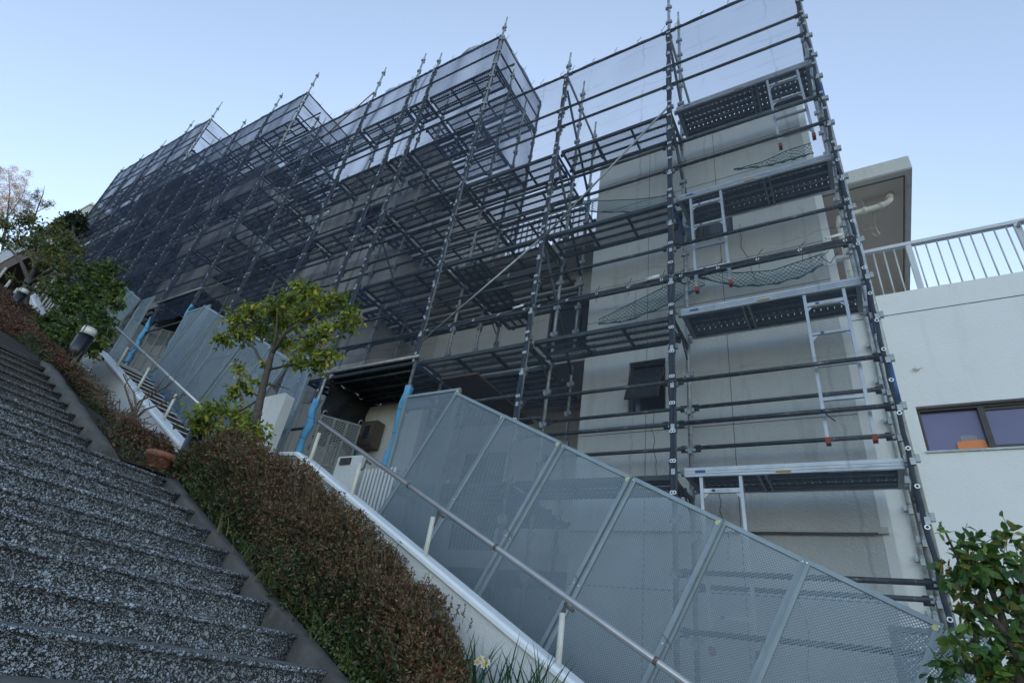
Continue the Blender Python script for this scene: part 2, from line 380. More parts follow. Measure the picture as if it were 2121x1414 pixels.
while xn > -8.25:
    zn = nose(xn); low = xn > -5.35
    y1 = 2.60 if low else 2.02
    b = step_mb(xn, zn, y1)
    o = ob('step', b, 'aggregate', st, True); o.location = -st_loc
    nb = MB().box(xn - T, xn - .055, -2.4, y1 - .01, zn - .0025, zn + .0035)
    if zn < .3:
        s_ = ob('tread_joint', nb, 'nosing', o)
    if -6.5 < xn < -1.9:
        q = MB(); yy = 2.02 if low else 1.55
        q.tube((xn - .030, yy, zn - .075), (xn - .008, yy, zn - .075), .011, 10)
        ob('stud', q, 'galv', o)
    zn_list.append((xn, zn)); xn -= T
# the last tread carries on as the landing
lx = zn_list[-1][0]; lz = zn_list[-1][1]
o = ob('landing', MB().box(-10.4, lx - T + .01, -2.4, 2.02, lz - .5, lz - .003), 'aggregate', st); o.location = -st_loc
def kerb(x0, x1, y0, y1, up, zf):
    b = MB(); n = 26
    for i in range(n + 1):
        x = x0 + (x1 - x0) * i / n; z = zf(x)
        j = random.uniform(-.008, .008)
        b.v += [(x, y0, z - .6), (x, y0, z + up + j), (x, (y0 * .35 + y1 * .65), z + up + .012 + j), (x, y1, z + up - .03 + j), (x, y1, z - .6)]
    for i in range(n):
        for k in range(4): b.f.append((i * 5 + k, i * 5 + k + 1, i * 5 + k + 6, i * 5 + k + 5))
    b.f += [(0, 1, 2, 3, 4), tuple(range(n * 5, n * 5 + 5))[::-1]]
    return b
o = ob('kerb', kerb(1.8, -5.28, 2.603, 2.76, .0, lambda x: nose(x) - .015), 'kerb', st, True); o.location = -st_loc
o = ob('kerb', kerb(-5.30, -8.15, 2.023, 2.19, .02, lambda x: nose(x)), 'kerb', st, True); o.location = -st_loc
o = ob('landing', MB().box(-5.62, -5.31, 2.2, 2.60, .7, 1.085), 'aggregate', st); o.location = -st_loc

# ------------------------------------------------------------------ white planter walls, second stairs, handrails
def slopewall(name, label, x0, z0, x1, z1, xflat=None):
    t = thing(name, label, 'wall', (x0, 3.7, z0))
    L = t.location
    pts = [(x0, z0), (x1, z1)]
    if xflat is not None: pts.append((xflat, z1 + .02))
    # body
    poly = [(p[0], p[1] - .055) for p in pts] + [(pts[-1][0], pts[-1][1] - 2.1), (x0, z0 - 2.1)]
    o = ob('wall_body', MB().prism(poly, 3.73, 3.91), 'planter_white', t); o.location = -L
    b = MB(); cp = [(p[0], p[1]) for p in pts]
    for i in range(len(cp) - 1):
        (xa, za), (xb, zb) = cp[i], cp[i + 1]
        prof_ = [(3.700, -.05), (3.700, -.022), (3.722, .0), (3.915, .0), (3.935, -.02), (3.935, -.05)]
        o0 = len(b.v)
        for (xx, zz) in ((xa, za), (xb, zb)):
            for (y, d) in prof_: b.v.append((xx, y, zz + d))
        for k in range(6): b.f.append((o0 + k, o0 + (k + 1) % 6, o0 + 6 + (k + 1) % 6, o0 + 6 + k))
        b.f += [tuple(range(o0, o0 + 6)), tuple(range(o0 + 6, o0 + 12))[::-1]]
    o = ob('coping', b, 'coping', t); o.location = -L
    return t
slopewall('planter_wall', 'long white sloping planter wall behind the brown hedge and narcissus', 2.2, -1.895, -5.14, 1.81, -5.45)
slopewall('planter_wall', 'white sloping planter wall behind the bare twiggy shrub', -7.63, 2.10, -12.74, 4.63, -13.0)
slopewall('planter_wall', 'distant white sloping planter wall beside the small upper bollard light', -15.3, 5.2, -19.94, 7.8)

st2 = thing('brick_staircase', 'narrow brown brick staircase with pale nosings between white wall and perforated panels', 'staircase', (-5, 4.3, 1))
L2 = Vector(st2.location)
x = 2.5
while x > -27:
    z = slope2(x - .15)
    o = ob('step', MB().box(x - .30, x, 3.925, 5.3, z - .5, z), 'brick', st2); o.location = -L2
    if x < -6.5 and x > -21:
        n_ = ob('nosing', MB().box(x - .035, x + .006, 3.925, 4.84, z - .002, z + .012), 'coping', o)
        e_ = ob('edge_tile', MB().box(x - .26, x - .16, 4.74, 4.80, z, z + .05), 'tile_orange', o)
        e2 = ob('edge_strip', MB().box(x - .30, x - .02, 4.80, 4.845, z, z + .10), 'tile_blue', o)
    x -= .30
def handrail(label, x0, x1, zf, posts, h=.41):
    t = thing('handrail', label, 'handrail', (x0, 3.84, zf(x0)))
    L = Vector(t.location)
    o = ob('rail', MB().path([(x0, 3.90, zf(x0) + h), ((x0 + x1) / 2, 3.90, zf((x0 + x1) / 2) + h), (x1, 3.90, zf(x1) + h)], .0245, 14), 'rail', t, True); o.location = -L
    for px in posts:
        z = zf(px)
        o = ob('post', MB().tube((px, 3.80, z - .04), (px, 3.80, z + h - .10), .0210, 14), 'cream_post', t, True); o.location = -L
        br = ob('bracket', MB().path([(px, 3.82, z + h - .15), (px - .01, 3.85, z + h - .15), (px - .03, 3.885, z + h - .12), (px - .035, 3.90, z + h - .02)], .0095, 8), 'rail_bracket', o, True)
        q = MB().tube((px - .035, 3.90, z + h - .035), (px + .035, 3.90, z + h - .035 - .035), .012, 8); ob('clamp', q, 'rail_bracket', o, True)
    for cx in posts[:-1]:
        px = cx + .62; z = zf(px) + h
        o = ob('joint_collar', MB().tube((px - .012, 3.90, z + .006), (px + .012, 3.90, z - .006), .027, 14), 'rail_bracket', t, True); o.location = -L
    return t
w1 = lambda x: .12 - .505 * (x + 1.79)
w2 = lambda x: 2.10 - .495 * (x + 7.63)
w3 = lambda x: 5.2 - .56 * (x + 15.3)
handrail('long brown-grey handrail on cream posts in front of the near perforated panels', 2.2, -5.2, w1, [1.35, -.25, -1.85, -3.15, -4.22, -5.0])
handrail('brown-grey handrail on four cream posts behind the bare shrub', -7.9, -12.55, w2, [-8.55, -9.9, -11.2, -12.35], .52)
handrail('far handrail on short cream posts beside the upper bollard light', -15.3, -19.3, w3, [-15.9, -17.2, -18.2, -19.2], .55)

# ------------------------------------------------------------------ building: blocks stepped up the hill
DX, DZ = -7.45, 2.83
NB = ['nearest', 'second', 'third', 'farthest']
def window(parent, x0, x1, z0, z1, Y, pane='glass_dark', mull=1, rec=.10, frame='brown_frame', awning=False):
    f = MB(); w_ = .035
    f.box(x0, x1, Y - rec + .04, Y + .02, z0, z0 + w_); f.box(x0, x1, Y - rec + .04, Y + .02, z1 - w_, z1)
    f.box(x0, x0 + w_, Y - rec + .041, Y + .019, z0 + w_, z1 - w_); f.box(x1 - w_, x1, Y - rec + .041, Y + .019, z0 + w_, z1 - w_)
    for i in range(1, mull):
        xm = x0 + (x1 - x0) * i / mull; f.box(xm - .03, xm + .03, Y - rec + .042, Y + .018, z0 + w_, z1 - w_)
    o = ob('window', f, frame, parent)
    p = MB().box(x0 + .01, x1 - .01, Y, Y + .01, z0 + .01, z1 - .01); ob('pane', p, pane, o)
    if awning:
        a = MB(); Mx = Matrix.Translation((0, Y - rec - .0, z1 - .12)) @ Matrix.Rotation(R_(-24), 4, 'X')
        h = z1 - z0 - .16
        for bx in ((x0 + .03, x1 - .03, -.012, .012, -.035, 0), (x0 + .03, x1 - .03, -.012, .012, -h, -h + .05), (x0 + .03, x0 + .07, -.011, .011, -h + .05, -.035), (x1 - .07, x1 - .03, -.011, .011, -h + .05, -.035)):
            a.box(*bx, M4=Mx)
        s_ = ob('sash', a, frame, o)
        ob('sash_glass', MB().box(x0 + .06, x1 - .06, -.004, .004, -h + .03, -.02, M4=Mx), 'glass_dark', o)
    return o
def holed_wall(b, x0, x1, z0, z1, Y, th, holes):
    """front wall slab with rectangular openings, butted end to end"""
    holes = sorted(holes); xs_ = sorted({x0, x1} | {h[0] for h in holes} | {h[1] for h in holes})
    for xa, xb in zip(xs_[:-1], xs_[1:]):
        hs = sorted([h for h in holes if h[0] <= xa + 1e-6 and h[1] >= xb - 1e-6], key=lambda h: h[2]); z = z0
        for h in hs: b.box(xa, xb, Y, Y + th, z, h[2]); z = h[3]
        b.box(xa, xb, Y, Y + th, z, z1)
for k in range(4):
    ox, oz = DX * k, DZ * k
    t = thing('building_block', f'{["pale grey stucco", "beige grey", "grey beige", "dim grey"][k]} apartment block behind the scaffold, {NB[k]} of the four stepped up the hill', 'building', (ox - 1.3, 5.9, oz))
    L = Vector(t.location)
    def P_(name, b, mat, smooth=False, parent=t):
        o = ob(name, b, mat, parent, smooth)
        if parent is t: o.location = -L
        return o
    xr, xl, top = .15 + ox, -2.86 + ox, 7.7 + oz
    holes = [(-2.23 + ox, -1.76 + ox, 2.98 + oz, 3.69 + oz), (-1.72 + ox, -.84 + ox, 5.5 + oz, 6.15 + oz)]
    b = MB(); holed_wall(b, xl, xr, -4 + oz, top, 5.9, .22, holes)
    b.box(xl, xr, 6.12, 9.4, -4 + oz, top - .01)
    P_('wall', b, 'wall_grey' if k == 0 else 'wall_beige')
    P_('corner_band', MB().box(xr, .235 + ox, 5.897, 9.39, -4 + oz, top - .003), 'wall_white' if k == 0 else 'wall_beige')
    # thin sealed joints and hairline cracks
    j = MB()
    for zz in (1.0, 2.72, 4.42, 5.0, 6.55, 7.15): j.box(xl + .004, xr - .004, 5.8975, 5.8995, zz + oz, zz + .007 + oz)
    for xx in (-2.0, -1.02): j.box(xx + ox, xx + .006 + ox, 5.8978, 5.8996, -2 + oz, top - .02)
    P_('wall_joint', j, 'kerb')
    if k == 0:
        c = MB()
        for (p0, seed, n_) in (((-.75, 5.6), 3, 12), ((-1.25, 2.2), 5, 10), ((-.55, 1.25), 8, 12), ((-1.9, 3.0), 9, 12)):
            rnd = random.Random(seed); x, z = p0; pts = [(x, 5.8965, z)]
            for i in range(n_): x += rnd.uniform(-.02, .035); z -= rnd.uniform(.05, .12); pts.append((x, 5.8965, z))
            c.path(pts, .0035, 4)
        P_('crack', c, 'kerb')
        P_('ledge', MB().box(-2.86, .20, 5.85, 5.899, 1.56, 1.615), 'fascia')
        P_('ledge_lower_strip', MB().box(-2.5, .12, 5.8455, 5.8495, 1.55, 1.566), 'kerb')  # thin dark strip along the lower edge of the ledge
    w_ = window(t, -2.23 + ox, -1.76 + ox, 2.98 + oz, 3.69 + oz, 6.02, awning=(k == 0)); w_.location = -L
    w_ = window(t, -1.72 + ox, -.84 + ox, 5.5 + oz, 6.15 + oz, 6.02, mull=2); w_.location = -L
    # recess to the left of the block: back wall, landings with dark soffits, doors
    if k == 3: continue
    rl, rr_ = 0.235 + ox + DX, -2.86 + ox
    b = MB(); fl = [(-5.9, -5.0, 1.45, 3.35), (-4.5, -3.3, 4.55, 6.4), (-5.35, -4.6, 4.9, 5.5)]
    hs = [(a_ + ox, c_ + ox, d_ + oz, e_ + oz) for a_, c_, d_, e_ in fl[:2]]
    holed_wall(b, rl - .002, rr_ + .002, -4 + oz, 7.2 + oz, 7.6, .2, hs); b.box(rl - .002, rr_ + .002, 7.8, 9.3, -4 + oz, 7.19 + oz)
    P_('recess_wall', b, 'wall_beige')
    for h in hs:
        w_ = window(t, h[0], h[1], h[2], h[3], 7.70, mull=2); w_.location = -L
    P_('stair_landing', MB().box(rl + .02, rr_ - .02, 6.15, 7.595, 4.0 + oz, 4.22 + oz), 'soffit')
    P_('stair_landing', MB().box(rl + 1.9, rr_ - .02, 6.3, 7.595, 1.2 + oz, 1.42 + oz), 'soffit')
    P_('balcony_slab', MB().box(rl + .02, rr_ - .02, 6.9, 7.594, 6.95 + oz, 7.2 + oz), 'fascia')
    if k < 2:
        f = MB(); z0 = 7.2 + oz
        f.box(rl, rr_, 7.0, 7.05, z0 + 1.0, z0 + 1.05); f.box(rl, rr_, 7.005, 7.045, z0 + .06, z0 + .09)
        x = rl + .05
        while x < rr_: f.box(x, x + .025, 7.012, 7.038, z0, z0 + 1.0); x += .13
        P_('balcony_railing', f, 'railing')
# adjoining entrance wall details seen through the first opening
t = thing('meter_box', 'bronze metal meter box with a dark glass front on the entrance wall', 'meter box', (-6.15, 6.0, 2.9))
e = at(772, 905, 5.95); ex, ez = e.x, e.z
L = Vector(t.location)
o = ob('case', MB().box(ex - .17, ex + .17, 5.80, 5.985, ez - .22, ez + .22), 'box_metal', t); o.location = -L; beveled(o.data, .008)
o = ob('door', MB().box(ex - .15, ex + .155, 5.785, 5.7995, ez - .20, ez + .20), 'box_metal', t); o.location = -L
q = ob('glass', MB().box(ex - .05, ex + .06, 5.780, 5.7845, ez - .10, ez + .13), 'glass_dark', o)
q = ob('knob', MB().tube((ex - .11, 5.77, ez - .01), (ex - .11, 5.785, ez - .01), .012, 8), 'galv', o)
# entrance wall and gate pier
e2 = at(600, 745, 5.9)
tag(ob('entrance_wall', MB().box(-7.40, -5.62, 6.0, 6.14, .8, 3.62), 'wall_beige'), 'beige wall inside the nearest scaffold opening, carrying the meter box', 'wall')
def lowwall(uv0, uv1, Y, th, zb, mat, name, label):
    a, b_ = at(*uv0, Y), at(*uv1, Y)
    return tag(ob(name, MB().box(min(a.x, b_.x), max(a.x, b_.x), Y, Y + th, zb, max(a.z, b_.z)), mat), label, 'wall')
tp = thing('gate_pier', 'pale grey gate pier with a black intercom beside the first opening', 'pier', (-5.5, 4.9, 1.4))
L = Vector(tp.location); a = at(700, 945, 4.95); b_ = at(752, 940, 4.95)
o = ob('pier', MB().box(a.x, b_.x, 4.95, 5.25, .4, a.z), 'planter_white', tp); o.location = -L; beveled(o.data, .015)
q = at(716, 955, 4.94)
o = ob('intercom', MB().box(q.x - .10, q.x - .005, 4.925, 4.949, q.z - .045, q.z + .045).box(q.x + .005, q.x + .09, 4.925, 4.949, q.z - .045, q.z + .045), 'black', tp); o.location = -L
tg = thing('small_gate', 'small white slatted gate between gate pier and near perforated panels', 'gate', (-5.0, 4.9, 1.4))
L = Vector(tg.location); a = at(757, 972, 4.9); b_ = at(790, 968, 4.9); f = MB(); zt = a.z
f.box(a.x, a.x + .56, 4.90, 4.93, zt - .05, zt - .02); f.box(a.x, a.x + .56, 4.90, 4.93, zt - .82, zt - .79)
o = ob('gate_frame', f, 'railing', tg); o.location = -L
for i in range(9):
    o = ob('slat', MB().box(a.x + .01 + i * .062, a.x + .045 + i * .062, 4.88, 4.8995, zt - .85, zt), 'railing', tg); o.location = -L
# white pier behind the middle tree
pw = thing('white_pier', 'white stucco wall end with a rounded corner behind the middle tree', 'wall', (-6.2, 4.3, 1.5))
L = Vector(pw.location); a = at(596, 812, 4.4)
pts = [(a.x, .8)]
for i in range(6): an = i * math.pi / 10; pts.append((a.x - .07 + .07 * math.cos(an), a.z - .07 + .07 * math.sin(an)))
pts += [(a.x - .62, a.z - .02), (a.x - .62, .8)]
o = ob('wall_body', MB().prism(pts, 4.4, 4.55), 'planter_white', pw); o.location = -L

# ------------------------------------------------------------------ white building on the right
wb = thing('white_building', 'bright white stucco building with a long dark window at the right edge', 'building', (3, 6.3, -2)); L = Vector(wb.location)
YW = 6.3; zt = 4.36
wx0 = at(1896, 842, YW).x; wz1 = at(1896, 842, YW).z; wz0 = at(1912, 935, YW).z; wx1 = 3.1
b = MB(); holed_wall(b, .24, 9, -7, zt, YW, .2, [(wx0, wx1, wz0, wz1)]); b.box(.24, 9, YW + .6, YW + .8, -7, zt - .01)
b.box(.24, 9, YW + .2, YW + .6, -7, wz0 - .05).box(.24, 9, YW + .2, YW + .6, wz1 + .05, zt - .02)
o = ob('wall', b, 'wall_white', wb); o.location = -L
jz = at(1768, 665, YW).z
o = ob('wall_joint', MB().box(.245, 9, YW - .0025, YW - .0008, jz, jz + .009), 'kerb', wb); o.location = -L
o = ob('wall_joint', MB().box(.245, 9, YW - .0025, YW - .0008, .62, .627), 'fascia', wb); o.location = -L
mx = at(2045, 880, YW).x
f = MB(); y0, y1 = YW + .06, YW + .13
f.box(wx0, wx1, y0, y1, wz1 - .035, wz1); f.box(wx0, wx1, y0, y1, wz0, wz0 + .03); f.box(wx0, wx0 + .03, y0 + .001, y1, wz0 + .03, wz1 - .035); f.box(wx1 - .03, wx1, y0 + .001, y1, wz0 + .03, wz1 - .035)
f.box(mx - .025, mx + .025, y0 - .01, y1, wz0 + .03, wz1 - .035)
f.box(mx + .025, wx1 - .03, y0 + .012, y1, wz0 + .03, wz0 + .06).box(mx + .025, wx1 - .03, y0 + .012, y1, wz1 - .065, wz1 - .035)
wo_ = ob('window', f, 'brown_frame', wb); wo_.location = -L
ob('pane', MB().box(wx0 + .03, mx - .025, y1 - .03, y1 - .02, wz0 + .03, wz1 - .035), 'glass_violet', wo_)
ob('pane', MB().box(mx + .025, wx1 - .03, y1 - .045, y1 - .035, wz0 + .06, wz1 - .065), 'glass_violet', wo_)
ob('sill', MB().box(wx0 - .01, wx1, YW - .02, YW + .06, wz0 - .02, wz0 - .001), 'galv', wo_)
bz = at(2020, 925, YW + .1)
tray = thing('orange_tray', 'orange plastic tray leaning against the inside of the dark window', 'tray', (bz.x, YW + .1, wz0))
L3 = Vector(tray.location)
o = ob('tray', MB().prism([(bz.x - .13, wz0 + .031), (bz.x + .10, wz0 + .031), (bz.x + .085, wz0 + .115), (bz.x + .06, wz0 + .125), (bz.x - .12, wz0 + .115), (bz.x - .135, wz0 + .10)], YW + .085, YW + .099), 'orange_plastic', tray); o.location = -L3
tag(ob('grey_card', MB().prism([(bz.x - .09, wz0 + .10), (bz.x + .035, wz0 + .10), (bz.x + .035, wz0 + .165), (bz.x + .02, wz0 + .18), (bz.x - .08, wz0 + .18), (bz.x - .09, wz0 + .17)], YW + .0995, YW + .1055), 'grey_card'), 'grey card standing behind the orange tray in the dark window', 'card')
# round stain on the wall
sp = at(1897, 765, YW - .003); q = MB(); rnd = random.Random(3)
for k in range(15):
    an = rnd.uniform(0, 6.28); l1 = rnd.uniform(.02, .075); q.path([(sp.x + .008 * math.cos(an), YW - .003, sp.z + .006 * math.sin(an)), (sp.x + l1 * math.cos(an), YW - .003, sp.z + l1 * .7 * math.sin(an + .2))], [.005, .0012], 4)
o = ob('wall_stain', q, 'bracket', wb); o.location = -L
# terrace railing
rt = thing('terrace_railing', 'white metal terrace railing with thin balusters on top of the white building', 'railing', (3, YW + .1, zt)); L = Vector(rt.location)
rz = at(1800, 510, YW).z
o = ob('top_rail', MB().box(.26, 9, YW + .06, YW + .12, rz - .045, rz), 'railing', rt); o.location = -L
x = .34; i = 0
psx = [at(1895, 560, YW).x + .02, at(2121, 520, YW).x + .06, at(2121, 520, YW).x + .06 + 1.02, at(2121, 520, YW).x + .06 + 2.04]
for px in psx:
    o = ob('post', MB().box(px - .028, px + .028, YW + .065, YW + .115, zt - .02, rz - .045), 'railing', rt); o.location = -L
while x < 8.9:
    if min(abs(x - px) for px in psx) > .06:
        o = ob('baluster', MB().tube((x, YW + .09, zt - .02), (x, YW + .09, rz - .045), .0085, 8), 'railing', rt, True); o.location = -L
    x += .1045
q = psx[1]
o = ob('curved_grab_rail', MB().path([(q, YW + .06, rz - .10), (q + .01, YW + .01, rz - .085), (q + .06, YW - .01, rz - .09), (q + .14, YW - .01, rz - .2), (q + .5, YW - .01, rz - .75)], .018, 10), 'rail', rt, True); o.location = -L
# canopy
cp = thing('roof_canopy', 'thick pale concrete canopy with taupe underside above the terrace', 'canopy', (.8, 6.5, 6.4)); L = Vector(cp.location)
c1 = at(1890, 347, 6.5); c1t = at(1884, 320, 6.5)
o = ob('fascia', MB().box(-2.8, c1.x, 6.5, 12.4, c1.z, c1t.z), 'fascia', cp); o.location = -L; beveled(o.data, .012)
o = ob('soffit_panel', MB().box(-2.7, c1.x - .10, 6.62, 12.3, c1.z - .010, c1.z - .002), 'soffit', cp); o.location = -L
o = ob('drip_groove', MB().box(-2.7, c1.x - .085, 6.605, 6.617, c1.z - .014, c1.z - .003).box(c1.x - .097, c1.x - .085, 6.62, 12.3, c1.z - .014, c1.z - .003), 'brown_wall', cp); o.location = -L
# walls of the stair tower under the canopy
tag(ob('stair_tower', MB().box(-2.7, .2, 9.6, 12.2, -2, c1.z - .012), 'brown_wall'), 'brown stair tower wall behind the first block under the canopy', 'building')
# drain pipe
dp = thing('drain_pipe', 'cream drain pipe bending down from the canopy underside', 'pipe', (.5, 6.7, 6.3)); L = Vector(dp.location)
cz = c1.z
s0 = atz(1840, 402, cz); s1 = at(1838, 412, s0.y); 
pa = Vector((s0.x, s0.y, cz)); pb = Vector((s0.x, s0.y, cz - .11)); pe = at(1738, 452, 6.85); pd = at(1757, 590, 6.85)
mid = pb + (pe - pb) * .5
P1 = [pa, pb]; dirn = (pe - pb).normalized()
P1 += [pb + Vector((0, 0, -.05)) * .7 + dirn * .05, pb + Vector((0, 0, -.05)) + dirn * .14, pe + Vector((0, 0, -.0)) - dirn * .10, pe, pe + Vector((-.01, 0, -.07)), Vector((pe.x - .01, pe.y, pd.z - 1.6))]
o = ob('pipe', MB().path(P1, .040, 16), 'pvc', dp, True); o.location = -L
q = MB(); 
for tt in (.18, .5, .86):
    c_ = (pb + Vector((0, 0, -.05))) * (1 - tt) + (pe) * tt; q.tube(c_ - dirn * .03, c_ + dirn * .03, .0455, 16)
q.tube((s0.x, s0.y, cz - .10), (s0.x, s0.y, cz - .012), .046, 16)
for zz in (.16, .42, .95): q.tube((pe.x - .01, pe.y, pe.z - zz - .025), (pe.x - .01, pe.y, pe.z - zz + .025), .0455, 16)
o = ob('pipe_socket', q, 'pvc', dp, True); o.location = -L
o = ob('hanger', MB().tube(mid + Vector((0, 0, .03)), (mid.x, mid.y, cz - .01), .008, 6), 'bracket', dp); o.location = -L
hk = thing('hook_bracket', 'small pale hook bracket hanging below the drain pipe', 'bracket', (.7, 7.3, 6.2)); L = Vector(hk.location)
h0 = atz(1808, 437, cz); q = MB(); yy = h0.y; hz = lambda u, v: at(u, v, yy)
q.path([(h0.x, yy, cz), hz(1812, 470), hz(1822, 485), hz(1816, 489), hz(1806, 483)], .009, 6)
q.tube(hz(1778, 443), hz(1818, 437), .009, 6); q.tube(hz(1786, 477), hz(1818, 471), .007, 6); q.tube(hz(1803, 474), hz(1803, 466), .006, 6)
o = ob('hook', q, 'bracket', hk, True); o.location = -L

# ------------------------------------------------------------------ scaffold
YF, YI = 5.0, 5.62
PX = [.42, -1.41, -3.22, -5.05, -6.88, -7.48, -8.95, -10.76, -12.55, -14.3, -15.97, -17.7, -19.35, -21.2, -23.0, -24.7, -26.3]
TOP = [9.28, 9.28, 9.28, 11.93, 11.93, 11.93, 11.93, 11.93, 14.5, 14.5, 14.5, 14.5, 17.0, 17.0, 17.0, 17.0, 17.0]
TIP = [1.6, 1.65, .68, .75, .65, 1.05, 1.45, .35, 1.05, 1.05, .6, .4, 1.1, .95, .6, .5, .4]
def bay_top(i): return TOP[i] if i < 3 else TOP[i] if PX[i] > -12.5 else TOP[i]
def bayname(i): return f'{ORD[i + 1]} bay from the right'
def recess(x): u = (x - .22) / DX; u = u - math.floor(u); return u > .415
def post(i, Y, z0, z1, row, label):
    x = PX[i]; near = i < 4
    t = thing('scaffold_post', label, 'scaffold post', (x, Y, z0), 'scaffold posts')
    b = MB(); zt_ = z1 - .28
    b.tube((0, 0, 0), (0, 0, zt_ - z0), .0243, 12 if near else 8)
    b.tube((0, 0, zt_ - z0), (0, 0, z1 - z0), .017, 10 if near else 6)
    c = MB(); zz = math.ceil((z0 - 1.9) / .45) * .45 + 1.9
    while zz < z1 - .1:
        h = zz - z0
        cc = MB() if near else c
        if near: h0, h = h, 0
        cc.box(-.052, -.024, -.018, .018, h - .03, h + .03).box(.024, .052, -.018, .018, h - .03, h + .03)
        cc.box(-.018, .018, -.052, -.024, h - .065, h - .01).box(-.018, .018, .024, .052, h - .065, h - .01)
        cc.tube((0, 0, h - .028), (0, 0, h + .022), .030, 10)
        if near:
            global COUPLER
            if COUPLER is None: COUPLER = cc.mesh('coupler', 'galv')
            link('coupler', COUPLER, t, (0, 0, h0))
        zz += .45
    if not near: b.v, b.f = b.add(c.v, c.f).v, b.f
    mat = 'galv'
    o = ob('pipe', b, mat, t, near)
    return t
COUPLER = None
for i, x in enumerate(PX):
    z0 = slope2(x) - .05 if i else slope2(x) - .3
    z0 = max(z0, -1.6)
    post(i, YF, z0, TOP[i] + TIP[i], 'front', f'galvanised front scaffold post with wedge pockets, {ORD[i + 1]} from the right end')
    post(i, YI, z0, (TOP[i] + TIP[i]) if i in (1, 2) else TOP[i] - (.35 if i else 0), 'inner', f'galvanised inner scaffold post close to the wall, {ORD[i + 1]} from the right end')
    if recess(x) or i in (2, 5, 7):
        post(i, 6.26, z0 + .5, TOP[i] + (.25 if i == 2 else -.6), 'third', f'third-row scaffold post in the recess behind the {ORD[i + 1]} front post from the right')
for i in (3, 8, 12):
    post(i, 6.80, slope2(PX[i]) + 2, TOP[i] + .1, 'rear', f'rear corner scaffold post behind the {ORD[i + 1]} front post from the right')
# front bay A blue-painted collar pieces
for (zz, h, Y) in ((2.36, .42, YF), (6.35, .35, YF)):
    tag(ob('blue_pipe_sleeve', MB().tube((PX[0], Y, zz), (PX[0], Y, zz + h), .0262, 14), 'blue_paint', None, True),
        f'chipped blue painted stretch on the rightmost scaffold post, {"lower, beside the long window" if zz < 4 else "upper, near the top deck"}', 'pipe sleeve')

# rails
RAILCACHE = {}
def rail(i, Y, z, label, mat='dark_pipe', r=.0215):
    x0, x1 = PX[i + 1] + .03, PX[i] - .03; key = (round(x1 - x0, 3), mat)
    if key not in RAILCACHE:
        b = MB(); n = 12 if i < 4 else 8; Lx = x1 - x0
        b.tube((0, 0, 0), (Lx, 0, 0), r, n)
        for e in (0, Lx): sgn = 1 if e == 0 else -1; b.box(min(e, e + sgn * .07), max(e, e + sgn * .07), -.012, .012, -.045, .028)
        RAILCACHE[key] = b.mesh('guard_rail', mat, True)
    o = link('guard_rail', RAILCACHE[key], None, (x0, Y, z)); return tag(o, label, 'guard rail', 'scaffold guard rails')
def deck_levels(i):
    if i < 3: return [1.87, 3.69, 5.48, 7.28]
    top = TOP[i + 1] if i + 1 < len(TOP) else TOP[i]
    sec = {11.93: [3.71, 5.5, 7.3, 9.08, 10.88], 14.5: [6.87, 8.67, 10.45, 12.25, 13.4], 17.0: [9.9, 11.7, 13.5, 15.3]}
    key = min(sec, key=lambda q: abs(q - bt(i))); lo = slope2((PX[i] + PX[i + 1]) / 2) + 1.9
    return [z for z in sec[key] if z > lo]
def bt(i):   # top of the sheeting of bay i (between post i and i+1)
    x = (PX[i] + PX[i + 1]) / 2
    return 9.28 if x > -5.05 else 11.93 if x > -12.55 else 14.5 if x > -19.35 else 17.0
# plank (expanded metal) and aluminium hatch deck prototypes
def plank_mesh(L, wd):
    f = MB()
    for y in (0, wd - .04): f.box(0, L, y, y + .04, -.05, 0)
    for y in (wd * .33, wd * .62): f.box(.04, L - .04, y, y + .022, -.038, -.004)
    for x in (0, L / 3, 2 * L / 3, L - .03): f.box(x, x + .028, .04, wd - .04, -.045, -.005)
    for y in (.06, wd - .10): f.box(-.045, 0, y, y + .04, -.035, .01); f.box(L, L + .045, y, y + .04, -.035, .01)
    g = MB().add([(.01, .01, -.002), (L - .01, .01, -.002), (L - .01, wd - .01, -.002), (.01, wd - .01, -.002)], [(0, 1, 2, 3)])
    return f.mesh('plank_frame', 'plank_steel'), g.mesh('expanded_plate', 'expanded')
PLC = {}
def plank(i, Y, z, wd, label):
    x0, x1 = PX[i + 1] + .06, PX[i] - .06; key = (round(x1 - x0, 3), wd)
    if key not in PLC: PLC[key] = plank_mesh(x1 - x0, wd)
    t = thing('scaffold_plank', label, 'scaffold plank', (x0, Y, z), 'expanded metal scaffold planks')
    link('frame', PLC[key][0], t); link('expanded_plate', PLC[key][1], t); return t
def transom(i, z, Y1, label):
    x = PX[i]; b = MB().tube((0, .03, 0), (0, Y1 - YF - .03, 0), .0215, 8)
    b.box(-.012, .012, .02, .10, -.05, .03).box(-.012, .012, Y1 - YF - .10, Y1 - YF - .02, -.05, .03)
    b.tube((0, .05, -.20), (0, .28, -.02), .010, 6); b.tube((0, Y1 - YF - .05, -.20), (0, Y1 - YF - .28, -.02), .010, 6)
    return tag(ob('transom', b, 'blue_paint' if (i * 7 + int(z)) % 3 == 0 else 'dark_pipe', None, False, (x, YF, z - .075)), label, 'transom', 'scaffold transoms')

